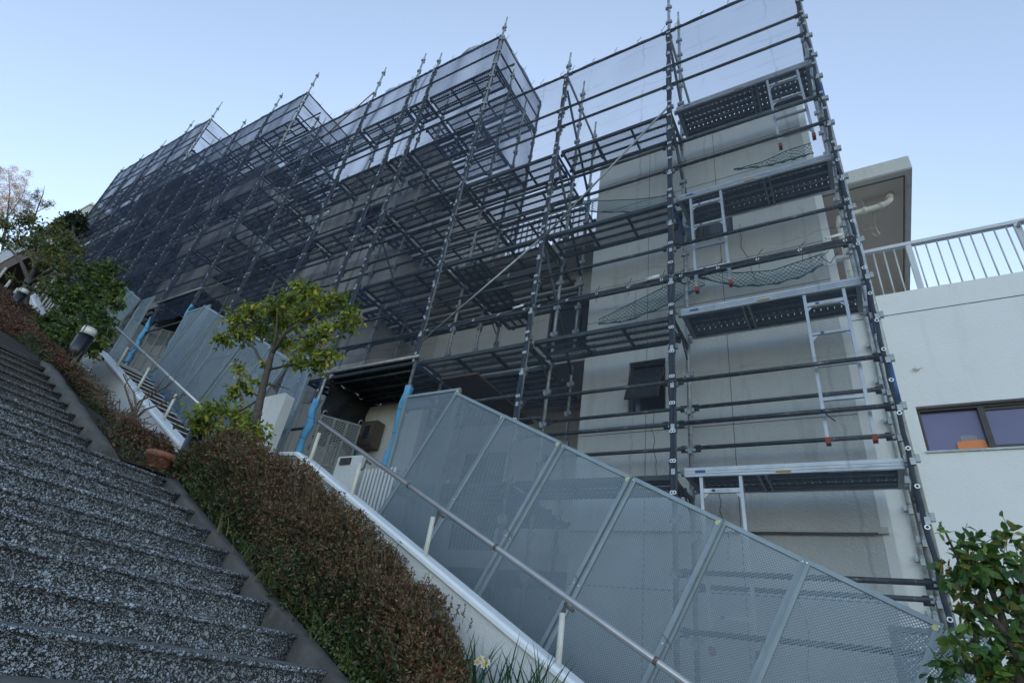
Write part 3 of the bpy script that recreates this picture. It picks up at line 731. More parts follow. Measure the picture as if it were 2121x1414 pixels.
# aluminium hatch deck between the two rightmost posts
def alu_deck(z, name_i):
    L_, wd = 1.70, .53
    t = thing('hatch_deck', f'aluminium perforated deck in the rightmost bay, {["lowest", "second from the bottom", "third from the bottom", "topmost"][name_i]} of four', 'scaffold deck', (-1.335, YF + .055, z), 'aluminium hatch decks')
    f = MB().box(0, L_, 0, .028, -.085, .0).box(0, L_, wd - .03, wd, -.075, 0)
    f.box(0, L_, -.004, 0, -.035, -.030).box(0, L_, -.004, 0, -.060, -.055)
    ob('side_beam', f, 'alu', t)
    e = MB().box(.0, .045, .028, wd - .03, -.080, -.002).box(L_ - .045, L_, .028, wd - .03, -.080, -.002)
    mid = .62 if name_i in (1,) else .98
    if name_i == 0: mid = .62
    e.box(mid, mid + .02, .028, wd - .03, -.085, -.01).box(mid + .06, mid + .08, .028, wd - .03, -.085, -.01).box(mid + .02, mid + .06, .028, wd - .03, -.025, -.01)
    ob('cross_beam', e, 'alu_dark', t)
    for sg, x_ in ((-1, -.045), (1, L_)):
        hk = MB().box(x_, x_ + .045, .05, .09, -.05, .01).box(x_, x_ + .045, wd - .09, wd - .05, -.05, .01); ob('hook', hk, 'galv', t)
    p = MB(); prof = []; y = .028
    nr = 4; seg = (wd - .058) / nr
    for r_ in range(nr):
        for (dy, dz) in ((0, -.012), (.18, -.012), (.30, -.045), (.42, -.060), (.58, -.060), (.70, -.045), (.82, -.012)): prof.append((.028 + seg * (r_ + dy), dz))
    prof.append((wd - .03, -.012))
    for (yy, zz) in prof: p.v += [(.045, yy, zz), (L_ - .045, yy, zz)]
    for k in range(len(prof) - 1): p.f.append((2 * k, 2 * k + 1, 2 * k + 3, 2 * k + 2))
    ob('perforated_pan', p, 'pan', t, True)
    ob('blue_label', MB().box(.10, .19, -.0055, -.004, -.052, -.028), 'label_b', t)
    ob('amber_label', MB().box(.78, .90, -.0055, -.004, -.078, -.062), 'label_o', t)
    if name_i != 3:
        h = MB()
        hx = .30 if name_i % 2 == 0 else .30
        h.box(mid + .1, mid + .55 if mid < .9 else L_ - .06, .035, .05, -.095, -.085)
        ob('hatch_hinge', h, 'black', t)
    return t
for k, z in enumerate([1.93, 3.755, 5.53, 7.33]): alu_deck(z, k)
def ladder(x0, x1, zt_, zb, lean, label):
    t = thing('hatch_ladder', label, 'ladder', (x0, YF + .10, zb), 'aluminium deck ladders')
    H = zt_ - zb; W = x1 - x0; dx = lean
    X = lambda h: dx * (1 - h / H)
    for s_, xx in enumerate((0, W)):
        b = MB(); n0 = len(b.v)
        for h in (0.0, H):
            for (a_, c_) in ((-.014, -.03), (.014, -.03), (.014, .03), (-.014, .03)): b.v.append((xx + X(h) + a_, c_, h))
        b.f += [(0, 1, 5, 4), (1, 2, 6, 5), (2, 3, 7, 6), (3, 0, 4, 7), (3, 2, 1, 0), (4, 5, 6, 7)]
        ob('side_rail', b, 'alu', t)
        ob('rubber_foot', MB().box(xx + dx - .019, xx + dx + .019, -.035, .035, -.035, .02), 'orange', t)
    nr = int(H / .345)
    for k in range(nr + 1):
        h = H - .14 - k * .345
        if h < .05: break
        big = k in (0, 4) or h < .3
        ob('rung', MB().box(.014 + X(h), W - .014 + X(h), -.016, .016, h - (.02 if big else .012), h + (.02 if big else .012)), 'alu', t)
        if big or k == 1:
            ob('rung_label', MB().box(.07 + X(h), W - .10 + X(h), -.0185, -.0165, h - .012, h + .012), 'label_w', t)
            ob('rung_badge', MB().box(.085 + X(h), .115 + X(h), -.0205, -.0190, h - .012, h + .012), 'label_b', t)
            br = MB(); 
            for xx, sg in ((.014, 1), (W - .014, -1)): br.prism([(xx + X(h), h - .07), (xx + X(h) + sg * .05, h - .012), (xx + X(h), h - .012)], -.004, .004)
            ob('gusset', br, 'alu', t)
    return t
ladder(-1.19, -.83, 5.46, 4.02, .03, 'aluminium hatch ladder under the third deck beside the dark window, right of the second post')
ladder(-.125, .215, 3.69, 2.13, .0, 'longest visible aluminium ladder in front of the bare wall beside the rightmost post')
ladder(-.14, .22, 7.27, 5.93, .03, 'aluminium ladder hanging from the topmost deck against the sky')
ladder(-1.19, -.85, 1.86, .45, .03, 'lowest aluminium ladder, half hidden behind the perforated panels')

FR = {3: [.47, .94]}
used = {}
for i in range(len(PX) - 1):
    xm = (PX[i] + PX[i + 1]) / 2; top = bt(i); lo = slope2(xm)
    zs = []
    if i < 3:
        zs = [8.30, 7.83, 6.47, 6.0, 4.65, 4.19, 2.83, 2.36]
        if i == 0: zs = [8.30, 7.83, 6.47, 6.0, 4.65, 4.19, 2.83, 2.36, 1.0, .55]
        if i == 2: zs = zs[:-2] + [2.9]
    else:
        for d in deck_levels(i): zs += [z for z in (d + .93, d + .47) if z < top - .2]
        lowest = min(deck_levels(i) + [99])
        if lowest - 1.0 > lo + .9 and i not in (3, 9): zs += [lowest - .9]
    wn = bayname(i)
    for q, z in enumerate(sorted(zs)): rail(i, YF, z, f'dark front guard rail in the {wn}, {ORD[q + 1]} up')
    rail(i, YF, top, f'top steel rail carrying the sheeting of the {wn}')
    zi = [z for z in zs if (i < 3 and z in (2.83, 2.36, 4.65, 6.0, 1.0, 2.9))] if i < 3 else [d + .93 for d in deck_levels(i) if d + .93 < top]
    for q, z in enumerate(sorted(zi)): rail(i, YI, z - (.0 if i else 0), f'dark inner rail near the wall in the {wn}, {ORD[q + 1]} up')
    rec = recess(xm) or i in (2, 3)
    for q, d in enumerate(deck_levels(i)):
        if i > 0: plank(i, YF + .05, d, .50, f'expanded metal front plank in the {wn}, {ORD[q + 1]} level up')
        if rec and i > 1:
            plank(i, YI + .06, d, .50, f'expanded metal middle plank in the recess, {wn}, {ORD[q + 1]} level up')
            plank(i, 6.28, d, .46, f'deepest expanded metal plank in the recess, {wn}, {ORD[q + 1]} level up')
for i in range(len(PX)):
    j = min(i, len(PX) - 2)
    for q, d in enumerate(deck_levels(j)):
        dp_ = 6.80 if (recess(PX[i]) and i > 2) or i == 3 else YI
        transom(i, d, dp_, f'cross transom at the {ORD[i + 1]} post from the right, {ORD[q + 1]} level up')
# top cross rails from the inner to the front posts
for i in (0, 1, 2):
    tag(ob('cross_pipe', MB().tube((PX[i], YF, 9.22), (PX[i], 6.45 if i == 1 else 6.7, 9.22 if i == 0 else 8.95), .0215, 10), 'galv', None, True), f'steel pipe running back from the top of the {ORD[i + 1]} front post from the right', 'pipe')
for q, (i, z) in enumerate(((1, 7.33), (2, 7.3), (1, 5.5), (2, 5.5), (2, 3.7))):
    tag(ob('diagonal_strut', MB().tube((PX[i], YF + .06, z + 1.6), (PX[i], 6.3, z + .1), .0215, 10), 'dark_pipe', None, True), f'slanting steel strut behind the {ORD[i + 1]} post, above the {["top", "top", "third", "third", "second"][q]} level', 'strut')
# long face braces
BR = [((-1.44, 7.25), (-3.20, 5.35), 'thin slanting brace across the second bay under the top deck'),
      ((-3.26, 5.33), (-5.0, 3.95), 'thin slanting brace across the third bay down to the opening'),
      ((-8.93, 12.25), (-10.7, 10.9), 'thin brown brace rising to the tall post tip above the sheeting'),
      ((-12.5, 10.6), (-10.9, 6.6), 'long slanting brace behind the dark sheeting left of the middle tree'),
      ((-16.0, 13.2), (-14.4, 9.4), 'long slanting brace behind the dark sheeting in the middle section'),
      ((-6.78, 6.6), (-5.25, 4.0), 'slanting brace above the nearest opening')]
for (a, c, lb) in BR:
    yb = YF - .045 if 'thin' in lb else YF + .05; tag(ob('brace', MB().tube((a[0], yb, a[1]), (c[0], yb, c[1]), .0150, 10), 'timber' if 'brown' in lb else 'galv' if 'thin' in lb else 'dark_pipe', None, True), lb, 'brace')
# planks laid crosswise
t = thing('scaffold_plank', 'expanded metal plank laid crosswise from front to wall left of the third bay brace', 'scaffold plank', (-4.95, YF + .1, 5.36), 'expanded metal scaffold planks')
fm, gm = plank_mesh(1.75, .5); t.rotation_euler = (0, 0, R_(90)); t.location = (-4.35, YF + .08, 5.36)
link('frame', fm, t); link('expanded_plate', gm, t)
tag(ob('plywood_sheet', MB().box(-4.6, -4.0, 5.1, 6.7, 3.36, 3.385), 'ply'), 'brown plywood sheet lying on brackets under the lowest plank behind the near panels', 'plywood')
# openings: header pipe, timber, black cloth
for q, (xa, xb, zh) in enumerate(((-6.88, -5.05, 3.74), (-14.3, -12.55, 6.88))):
    wh = ['nearest', 'middle'][q]
    tag(ob('header_pipe', MB().tube((xa - .1, YF - .06, zh - .04), (xb + .12, YF - .06, zh - .04), .0243, 12), 'galv', None, True), f'galvanised pipe across the head of the {wh} opening', 'pipe')
    tag(ob('timber_plank', MB().box(xa + .05, xb - .1, YF + .0, YF + .24, zh + .01, zh + .045), 'timber'), f'brown timber plank above the {wh} opening', 'timber plank')
    c = MB(); n = 10
    for a_ in range(n + 1):
        for b_ in range(n + 1): c.v.append((xa + .06 + .05 * math.sin(a_ * 1.7 + b_), YF + .1 + 1.0 * a_ / n, zh - .08 - (.95 + .1 * math.sin(a_)) * b_ / n))
    for a_ in range(n):
        for b_ in range(n): k_ = a_ * (n + 1) + b_; c.f.append((k_, k_ + 1, k_ + n + 2, k_ + n + 1))
    tag(ob('black_cloth', c, 'dark_cloth', None, True), f'black cloth hanging on the left inside the {wh} opening', 'cloth')
    c = MB(); c.box(xa + .1, xb - .05, YF + .1, YI + .4, zh - .06, zh - .055)
    tag(ob('cover_sheet', c, 'dark_cloth'), f'black cover sheet under the planks over the {wh} opening', 'cover sheet')
    for k_ in range(3):
        tag(ob('soffit_rail', MB().tube((xa + .05, YF + .15 + .3 * k_, zh - .12), (xb - .02, YF + .15 + .3 * k_, zh - .12), .018, 8), 'dark_pipe', None, True), f'dark steel rail under the cover of the {wh} opening, {["front", "middle", "rear"][k_]} one', 'rail')
    # foam pads on the post feet
    for (px_, Y_, z1_, z0_, lb) in ((xa, YF - .0, zh - .47, zh - 1.75, 'left front'), (xb, YF, zh - .50, zh - 1.9, 'right front'), (xa, YI + .35, zh - .62, zh - 2.0, 'inner')):
        p = []; r = []; n = 16
        for k_ in range(n + 1):
            z_ = z0_ + (z1_ - z0_) * k_ / n; p.append((px_ + .02 * math.sin(k_ * .8 + px_), Y_ - .01 + .012 * math.sin(k_ * 1.3), z_)); r.append(.056 + .007 * math.sin(k_ * 1.1 + Y_ * 3))
        t = thing('foam_pad', f'light blue foam pad wrapped round the {lb} post of the {wh} opening', 'foam pad', (px_, Y_, z0_), 'blue foam post pads')
        o = ob('padding', MB().path(p, r, 16), 'pad', t, True); o.location = -Vector(t.location)
        for k_ in (3, 8, 12):
            rg = MB(); an = [(p[k_][0] + (r[k_] + .002) * math.cos(a_ * math.pi / 8), p[k_][1] + (r[k_] + .002) * math.sin(a_ * math.pi / 8), p[k_][2] + .01 * math.sin(a_ * .7)) for a_ in range(17)]
            o = ob('cord', rg.path(an, .0035, 5), 'cable', t); o.location = -Vector(t.location)
    # mesh gate inside the opening
    gx = xa + .13; t = thing('mesh_gate', f'grey mesh scaffold gate standing in the {wh} opening', 'gate', (gx, YF + .05, zh - 2.2)); Lg = Vector(t.location)
    Mg = Matrix.Rotation(R_(52), 4, 'Z')
    f = MB(); H = 1.5; W = .62
    for xx in (0, W - .03, W * .33, W * .64): f.box(xx, xx + .03, -.015, .015, 0, H, M4=Mg)
    for zz in (0, H - .03, H * .5): f.box(.03, W - .03, -.012, .012, zz, zz + .03, M4=Mg)
    ob('gate_frame', f, 'gate', t)
    g = MB().add([Mg @ Vector(p_) for p_ in ((.01, 0, .01), (W - .01, 0, .01), (W - .01, 0, H - .01), (.01, 0, H - .01))], [(0, 1, 2, 3)]); ob('gate_mesh', g, 'gate_mesh', t)
    for xx in (.02, W - .05): ob('hook', MB().path([Mg @ Vector(p_) for p_ in ((xx, 0, H), (xx, 0, H + .05), (xx + .025, 0, H + .08), (xx + .05, 0, H + .06))], .009, 6), 'galv', t, True)

# ------------------------------------------------------------------ mesh sheets
EY = None
EYC = {}
def eyelets(pts, axis, parent):
    if axis not in EYC: EYC[axis] = eyelet_mesh([(0, 0, 0)], axis).mesh('eyelet', 'eyelet')
    for p in pts: link('eyelet', EYC[axis], parent, p)
def eyelet_mesh(pts, axis):
    b = MB(); n = 10
    for (x, y, z) in pts:
        o = len(b.v)
        for k in range(n):
            a_ = 2 * math.pi * k / n; c_, s_ = math.cos(a_), math.sin(a_)
            for rr_ in (.0105, .0185):
                b.v.append((x + c_ * rr_, y, z + s_ * rr_) if axis == 'x' else (x, y + c_ * rr_, z + s_ * rr_))
        for k in range(n): b.f.append((o + 2 * k, o + 2 * k + 1, o + 2 * ((k + 1) % n) + 1, o + 2 * ((k + 1) % n)))
    return b
def sheet(x0, x1, y0, y1, z0, z1, mat, label, hems=(1, 1), sag=.03, near=False, slack_bottom=0., botf=None, far=False):
    """a cloth from (x0,y0) to (x1,y1), hung from z1 down to z0; botf gives the lower edge along its width"""
    t = thing('mesh_sheet', label, 'mesh sheet', (x0, y0, z1), 'scaffold mesh sheets'); Lt = Vector(t.location)
    nu, nv = (18, 40) if not far else (8, 16); c = MB(); rnd = random.Random(int(x0 * 37 + z1 * 11)); p1, p2, p3 = rnd.random() * 6, rnd.random() * 6, rnd.random() * 6
    dx, dy = x1 - x0, y1 - y0; ln = math.hypot(dx, dy); nx, ny = -dy / ln, dx / ln
    ln2 = ln
    for j in range(nv + 1):
        for i in range(nu + 1):
            u, v = i / nu, j / nv; zb = botf(u) if botf else z0
            e = math.sin(math.pi * u) ** .6 if 0 < u < 1 else 0
            dd = sag * e * (.45 * math.sin(u * 7 + v * 9 + p1) + .35 * math.sin(v * 17 - u * 5 + p2) + .4 * math.sin(u * 15 + v * 4 + p3))
            zz = z1 + (zb - z1) * v - .02 * e * (1 - v) * (1 + math.sin(u * 25)) * .5
            c.v.append((x0 + dx * u + nx * dd - Lt.x, y0 + dy * u + ny * dd - Lt.y, zz - Lt.z))
    for j in range(nv):
        for i in range(nu): k = j * (nu + 1) + i; c.f.append((k, k + 1, k + nu + 2, k + nu + 1))
    ob('fabric', c, mat, t, True)
    ax = 'x' if abs(dx) > abs(dy) else 'y'
    hw = .035; off = .006
    for s_, (xe, ye) in enumerate(((x0, y0), (x1, y1))):
        if not hems[s_]: continue
        zb = (botf(s_) if botf else z0); dirx, diry = (dx / ln, dy / ln) if s_ == 0 else (-dx / ln, -dy / ln)
        h = MB(); n = max(6, int((z1 - zb) / .12)); amp = .006 if near else .004
        for k in range(n + 1):
            zz = z1 + (zb - z1) * k / n; wv = amp * math.sin(k * 1.9 + x0 * 5 + s_ * 2) + amp * .8 * math.sin(k * .63 + s_)
            for m_ in range(3):
                ww = hw * m_ / 2 + wv; fo = off + (.010 if m_ == 1 else 0)
                h.v.append((xe + dirx * ww + nx * -fo - Lt.x, ye + diry * ww + ny * -fo - Lt.y, zz - Lt.z))
        for k in range(n):
            for m_ in range(2): q_ = k * 3 + m_; h.f.append((q_, q_ + 1, q_ + 4, q_ + 3))
        ho = ob('hem', h, 'hem', t, True)
        pts = []; zz = z1 - .10
        while zz > zb + .02:
            pts.append((xe + dirx * .012 - nx * .022 - Lt.x, ye + diry * .012 - ny * .022 - Lt.y, zz - Lt.z)); zz -= .30 if x0 > -5.2 else .33
        eyelets(pts, ax, ho)
    # head hem with tie cords
    h = MB(); n = 24
    for k in range(n + 1):
        u = k / n; drop = .018 * abs(math.sin(u * math.pi * 4.0)) + .004 * math.sin(k * 2.3)
        for m_ in range(2):
            h.v.append((x0 + dx * u - nx * .008 - Lt.x, y0 + dy * u - ny * .008 - Lt.y, z1 - .005 - drop - .032 * m_ - Lt.z))
    for k in range(n): h.f.append((2 * k, 2 * k + 1, 2 * k + 3, 2 * k + 2))
    ho = ob('hem', h, 'hem', t, True)
    pts = [(x0 + dx * u - nx * .014 - Lt.x, y0 + dy * u - ny * .014 - Lt.y, z1 - .02 - Lt.z) for u in np.linspace(.06, .94, max(2, int(ln / .32)))]
    eyelets(pts, ax, ho)
    if x0 > -13:
        for (a_, b_, c_) in pts:
            q = MB(); q.path([(a_, b_, c_), (a_ + .01, b_ - .03, c_ + .03), (a_ + .015, b_, c_ + .055), (a_ + .04 + rnd.random() * .03, b_ - .02, c_ + .07 + rnd.random() * .05)], .0035, 4)
            if near: q.path([(a_, b_, c_), (a_ + .02, b_ - .02, c_ - .05), (a_ + .02 * rnd.random(), b_ - .02, c_ - .10 - .08 * rnd.random())], .003, 4)
            ob('tie_cord', q, 'cable', t)
    return t
panel_top = lambda x: .92 - .51 * (x - .1) if x > -4.2 else (3.0 if x > -5.05 else 3.75)
for i in range(len(PX) - 1):
    xa, xb = PX[i + 1], PX[i]; top = bt(i); seam = top - 5.08; mat = 'sheet' if i < 3 else 'sheet2' if i < 8 else 'sheet3'; Y = YF - .035
    wn = bayname(i)
    sheet(xa, xb, Y, Y, seam + .0, top - .01, mat, f'translucent dark mesh sheet, upper one in the {wn}', near=i < 3, sag=.03 if i < 3 else .06, far=i > 7)
    xm = (xa + xb) / 2; lo = slope2(xm) + 1.6
    if i in (3,): lo = 3.80
    if i in (9,): lo = 6.95
    if i < 3: bf = lambda u, xa=xa, xb=xb: max(.3, panel_top(xa + (xb - xa) * u) - .1)
    elif i in (3, 9): bf = lambda u, l=lo: l
    else: bf = lambda u, xa=xa, xb=xb: slope2(xa + (xb - xa) * u) + 1.7
    if min(bf(0), bf(1)) < seam - .3:
        sheet(xa, xb, Y, Y, lo, seam - .035, mat, f'translucent dark mesh sheet, lower one in the {wn}', near=i < 3, sag=.03 if i < 3 else .06, botf=bf, far=i > 7)
# upright side sheets where the scaffold steps up
for q, (i, zt_, zb_) in enumerate(((3, 11.93, 9.2), (8, 14.5, 12.2), (12, 17.0, 14.8))):
    x = PX[i] + .035
    sheet(x, x, YF, 6.80, zb_ - (2.0 if q == 0 else 0), zt_, 'sheet2', f'dark mesh sheet on the exposed end of the {["nearest", "middle", "farthest"][q]} raised section', sag=.06, far=q > 0)
    tag(ob('side_rail', MB().tube((PX[i], YF, zt_), (PX[i], 6.8, zt_), .0215, 10), 'galv', None, True), f'top side rail at the end of the {["nearest", "middle", "farthest"][q]} raised scaffold section', 'rail')
    for k_, dz in enumerate((.55, 1.02)):
        tag(ob('side_rail', MB().tube((PX[i], YF, zt_ - dz), (PX[i], 6.8, zt_ - dz), .0215, 10), 'dark_pipe', None, True), f'{["upper", "lower"][k_]} dark side rail at the end of the {["nearest", "middle", "farthest"][q]} raised scaffold section', 'rail')
# sheet maker's tags at the seam
for (x, z, lb) in ((.22, 4.22, 'rightmost post'), (-1.62, 4.20, 'second post'), (-3.42, 4.2, 'third post')):
    t = thing('sheet_tag', f'small white printed tag on the furled sheet seam beside the {lb}', 'tag', (x, YF - .06, z))
    m4 = Matrix.Rotation(R_(-5), 4, 'Y')
    ob('tag_cloth', MB().box(-.08, .08, -.002, .002, -.016, .016, M4=m4), 'label_w', t)
    ob('green_mark', MB().box(-.075, -.058, -.0035, -.0022, -.010, .010, M4=m4), 'label_g', t)
    ob('red_mark', MB().box(-.045, -.035, -.0035, -.0022, -.006, .006, M4=m4).box(-.02, -.01, -.0035, -.0022, -.006, .006, M4=m4), 'label_r', t)

# green safety nets between inner row and wall
def net(pts_top, pts_bot, label, mat='net', rope=True):
    t = thing('safety_net', label, 'safety net', tuple(pts_top[0])); Lt = Vector(t.location); n = 24; m_ = 6; c = MB()
    def interp(P, u):
        P = [Vector(p) for p in P]; f = u * (len(P) - 1); i = min(int(f), len(P) - 2); return P[i].lerp(P[i + 1], f - i)
    for a_ in range(n + 1):
        p, q = interp(pts_top, a_ / n), interp(pts_bot, a_ / n)
        for b_ in range(m_ + 1):
            v = b_ / m_; w_ = p.lerp(q, v); w_ = w_ + Vector((0, .03 * math.sin(a_ * .9) * math.sin(math.pi * v), .012 * math.sin(a_ * 1.3 + b_))); c.v.append(w_ - Lt)
    for a_ in range(n):
        for b_ in range(m_): k = a_ * (m_ + 1) + b_; c.f.append((k, k + 1, k + m_ + 2, k + m_ + 1))
    ob('netting', c, mat, t)
    if rope:
        r_ = MB(); r_.path([interp(pts_bot, k / 20) - Lt + Vector((0, -.01, .01 * math.sin(k * 2.1))) for k in range(21)], [.010 + .005 * math.sin(k * 1.9) for k in range(21)], 6)
        r_.path([interp(pts_top, k / 20) - Lt for k in range(21)], .006, 5)
        ob('rope', r_, 'net_edge', t, True)
YN = 5.70
A = lambda u, v, Y=YN: at(u, v, Y)
net([A(1445, 562), A(1530, 565), A(1600, 560), A(1660, 540), A(1705, 525)], [A(1445, 575), A(1530, 594), A(1600, 590), A(1665, 572), A(1705, 548)], 'green safety net sagging between the two rightmost posts above the second deck')
net([A(1240, 662), A(1300, 632), A(1385, 590), A(1460, 566)], [A(1240, 672), A(1300, 665), A(1385, 632), A(1460, 590)], 'green safety net slanting down to the left across the second post')
net([A(1195, 416, 5.75), A(1250, 416, 5.75), A(1330, 412, 5.75), A(1390, 404, 5.75)], [A(1200, 438, 5.75), A(1250, 440, 5.75), A(1330, 440, 5.75), A(1390, 428, 5.75)], 'green safety net lying above the third-level planks left of the second post')
net([A(1520, 352), A(1580, 335), A(1630, 312), A(1680, 296)], [A(1520, 352), A(1590, 345), A(1640, 332), A(1685, 318)], 'bundled green safety net beside the foot of the topmost ladder')
net([A(930, 745, 5.9), A(1000, 748, 5.9), A(1100, 738, 5.9), A(1235, 712, 5.9)], [A(960, 770, 5.9), A(1010, 782, 5.9), A(1090, 768, 5.9), A(1235, 724, 5.9)], 'green safety net hanging under the lowest planks of the third bay')
# loose cords on the ladders and rails
for (P_, lb) in (([at(1700, 848, 4.98), at(1712, 858, 4.97), at(1722, 866, 4.96), at(1730, 872, 4.96)], 'loose black cord end tied to the rail beside the longest ladder'),
                 ([at(1735, 522, 5.1), at(1720, 545, 5.1), at(1700, 533, 5.1), at(1716, 520, 5.2)], 'looped grey wire beside the rightmost post at the sheet seam')):
    tag(ob('cord', MB().path(P_, .0045, 6), 'cable', None, True), lb, 'cord')

# ------------------------------------------------------------------ perforated panels
def perf_panel(xt, zt_, W, H, tilt, Y, label, sticker=True):
    """panel whose top-right corner is at (xt, zt_); tilt = rotation of its long side from vertical"""
    t = thing('perforated_panel', label, 'perforated panel', (xt, Y, zt_), 'perforated scaffold panels')
    t.rotation_euler = (0, tilt, 0)
    f = MB(); w_ = .044; d = .018
    f.box(-W, 0, -d, d, -w_ * .8, 0).box(-W, 0, -d, d, -H, -H + w_)
    f.box(-W, -W + w_, -d - .001, d + .001, -H + w_, -w_ * .8).box(-w_, 0, -d - .001, d + .001, -H + w_, -w_ * .8)
    f.box(-W + .004, -W + .010, -d - .010, -d - .001, -H, 0).box(-.010, -.004, -d - .010, -d - .001, -H, 0)
    o = ob('frame', f, 'panel_frame', t)
    ob('perforated_plate', MB().add([(-W + w_, -.0035, -H + w_), (-w_, -.0035, -H + w_), (-w_, -.0035, -w_ * .8), (-W + w_, -.0035, -w_ * .8)], [(0, 1, 2, 3)]), 'perf', t)
    b = MB()
    for (xx, zz) in ((-.02, -.03), (-W + .02, -.03), (-.02, -H * .55), (-W + .02, -H * .55)): b.tube((xx, -d - .012, zz), (xx, -d - .001, zz), .007, 8)
    ob('bolt', b, 'eyelet', t)
    if sticker: ob('sticker', MB().tube((-.035, -d - .0035, -.045), (-.035, -d - .0012, -.045), .019, 20), 'label_y', t)
    ob('tie_wire', MB().path([(-.055, -d - .014, -H * .52), (-.02, -d - .02, -H * .525), (.03, -d - .018, -H * .535), (.065, -d - .013, -H * .55)], .0028, 5), 'kerb', t)
    return t
TL = math.atan(.51)
tops = [(.36, .711, .84), (-.382, 1.09, .66), (-.953, 1.376, .87), (-1.75, 1.78, .85), (-2.50, 2.17, .86), (-3.26, 2.56, .895)]
posn = ['rightmost', 'second from the right', 'third from the right', 'fourth from the right', 'fifth from the right', 'leftmost']
for i, (x, z, W) in enumerate(tops):
    perf_panel(x, z, W, 1.95, TL, 4.835 - .03 * (i % 2 == 0) - .0, f'slanted perforated grey metal panel in the near row, {posn[i]} of six', sticker=i not in (1,))
perf_panel(-4.05, 3.05, .90, 2.0, 0, 4.90, 'upright perforated panel beside the nearest opening, left end of the near row')
perf_panel(.60, .70, .55, 1.7, 0, 4.95, 'upright perforated panel at the foot of the rightmost post', False)
for s_, (dx_, dz_, nm) in enumerate(((-7.45, 3.05, 'middle'), (-14.9, 6.1, 'far'))):
    for i, (x, z, W) in enumerate([(-.2, .96, .86), (-.953, 1.376, .87), (-1.75, 1.78, .85), (-2.50, 2.17, .86), (-3.26, 2.56, .895)]):
        perf_panel(x + dx_, z + dz_, W, 1.95, TL, 4.835 - .03 * (i % 2 == 0), f'slanted perforated panel in the {nm} row, {ORD[5 - i]} from its left end', False)
    perf_panel(-4.05 + dx_, 3.05 + dz_, .90, 2.0, 0, 4.90, f'upright perforated panel at the left end of the {nm} row', False)
    perf_panel(.55 + dx_ - .25, 2.9 + dz_ - 2.25 + .35, .62, 1.9, 0, 4.90, f'upright perforated panel at the right end of the {nm} row', False)

# ------------------------------------------------------------------ bollards
def bollard(x, y, z, H, R, label):
    t = thing('bollard_light', label, 'bollard light', (x, y, z), 'black bollard lights')
    ob('column', MB().tube((0, 0, 0), (0, 0, H * .76), R, 28), 'black', t, True)
    ob('collar', MB().tube((0, 0, H * .735), (0, 0, H * .765), R * 1.03, 28), 'black', t, True)
    ob('diffuser', MB().tube((0, 0, H * .765), (0, 0, H * .965), R * .93, 28), 'diffuser', t, True)
    c = MB()
    for k in range(3): a_ = k * 2 * math.pi / 3 + .6; c.box(-.006, .006, -R * .985, -R * .93, H * .765, H * .965, M4=Matrix.Rotation(a_, 4, 'Z'))
    ob('cage_bar', c, 'black', t)
    ob('cap', MB().tube((0, 0, H * .965), (0, 0, H), R * 1.04, 28, R * .9), 'black', t, True)
    ob('base_flange', MB().tube((0, 0, 0), (0, 0, .02), R * 1.35, 24), 'galv', t)
def boll_px(u0, v0, u1, v1, Y, R, label):
    a = at(u0, v0, Y); c = at(u1, v1, Y); bollard(a.x, Y, a.z, c.z - a.z, R, label)
boll_px(142, 752, 190, 678, 2.45, .098, 'black cylindrical bollard light with frosted top beside the camellia tree')
boll_px(22, 640, 63, 594, 2.75, .10, 'small distant black bollard light under the upper left tree')
boll_px(360, 998, 424, 862, 2.90, .075, 'black bollard column half hidden between brown hedge and terracotta pot')

# ------------------------------------------------------------------ foliage
def leafmesh(name, pos, nrm, size, tint, mat, aspect=.42, fold=.25, droop=0.):
    """many small folded leaves: pos (n,3), nrm (n,3) = leaf axis, size (n,), tint (n,3)"""
    n = len(pos); ax = nrm / np.maximum(np.linalg.norm(nrm, axis=1, keepdims=True), 1e-6)
    rnd = np.random.normal(size=(n, 3)); rnd[:, 2] += 0.0
    side = np.cross(ax, rnd); side /= np.maximum(np.linalg.norm(side, axis=1, keepdims=True), 1e-6); up = np.cross(side, ax)
    up[up[:, 2] < 0] *= -1
    s = size[:, None]
    v = np.empty((n, 6, 3))
    v[:, 0] = pos; v[:, 1] = pos + ax * s * .38 + side * s * aspect * .5 + up * s * fold * .3
    v[:, 2] = pos + ax * s * .36 - side * s * aspect * .5 + up * s * fold * .3
    v[:, 3] = pos + ax * s * .74 + side * s * aspect * .36 + up * s * (fold * .2 - droop)
    v[:, 4] = pos + ax * s * .74 - side * s * aspect * .36 + up * s * (fold * .2 - droop)
    v[:, 5] = pos + ax * s * 1.0 - up * s * (.06 + droop)
    V = v.reshape(-1, 3); o = (np.arange(n) * 6)[:, None]
    quads = np.concatenate([o + np.array([[1, 3, 4, 2]])], 0); t1 = o + np.array([[0, 1, 2]]); t2 = o + np.array([[3, 5, 4]])
    me = bpy.data.meshes.new(name)
    nl = n * 10; me.vertices.add(n * 6); me.vertices.foreach_set('co', V.astype(np.float32).ravel())
    me.loops.add(nl); me.polygons.add(n * 3)
    li = np.concatenate([t1, quads, t2], axis=1).ravel(); me.loops.foreach_set('vertex_index', li.astype(np.int32))
    ls = (np.arange(n)[:, None] * 10 + np.array([[0, 3, 7]])).ravel(); me.polygons.foreach_set('loop_start', ls.astype(np.int32))
    me.polygons.foreach_set('loop_total', np.tile([3, 4, 3], n).astype(np.int32))
    me.update(calc_edges=True)
    a = me.attributes.new('tint', 'FLOAT_COLOR', 'POINT'); cc = np.ones((n, 6, 4), np.float32); cc[:, :, :3] = tint[:, None, :]
    a.data.foreach_set('color', cc.ravel()); me.materials.append(M[mat])
    me.polygons.foreach_set('use_smooth', [True] * (n * 3))
    return me
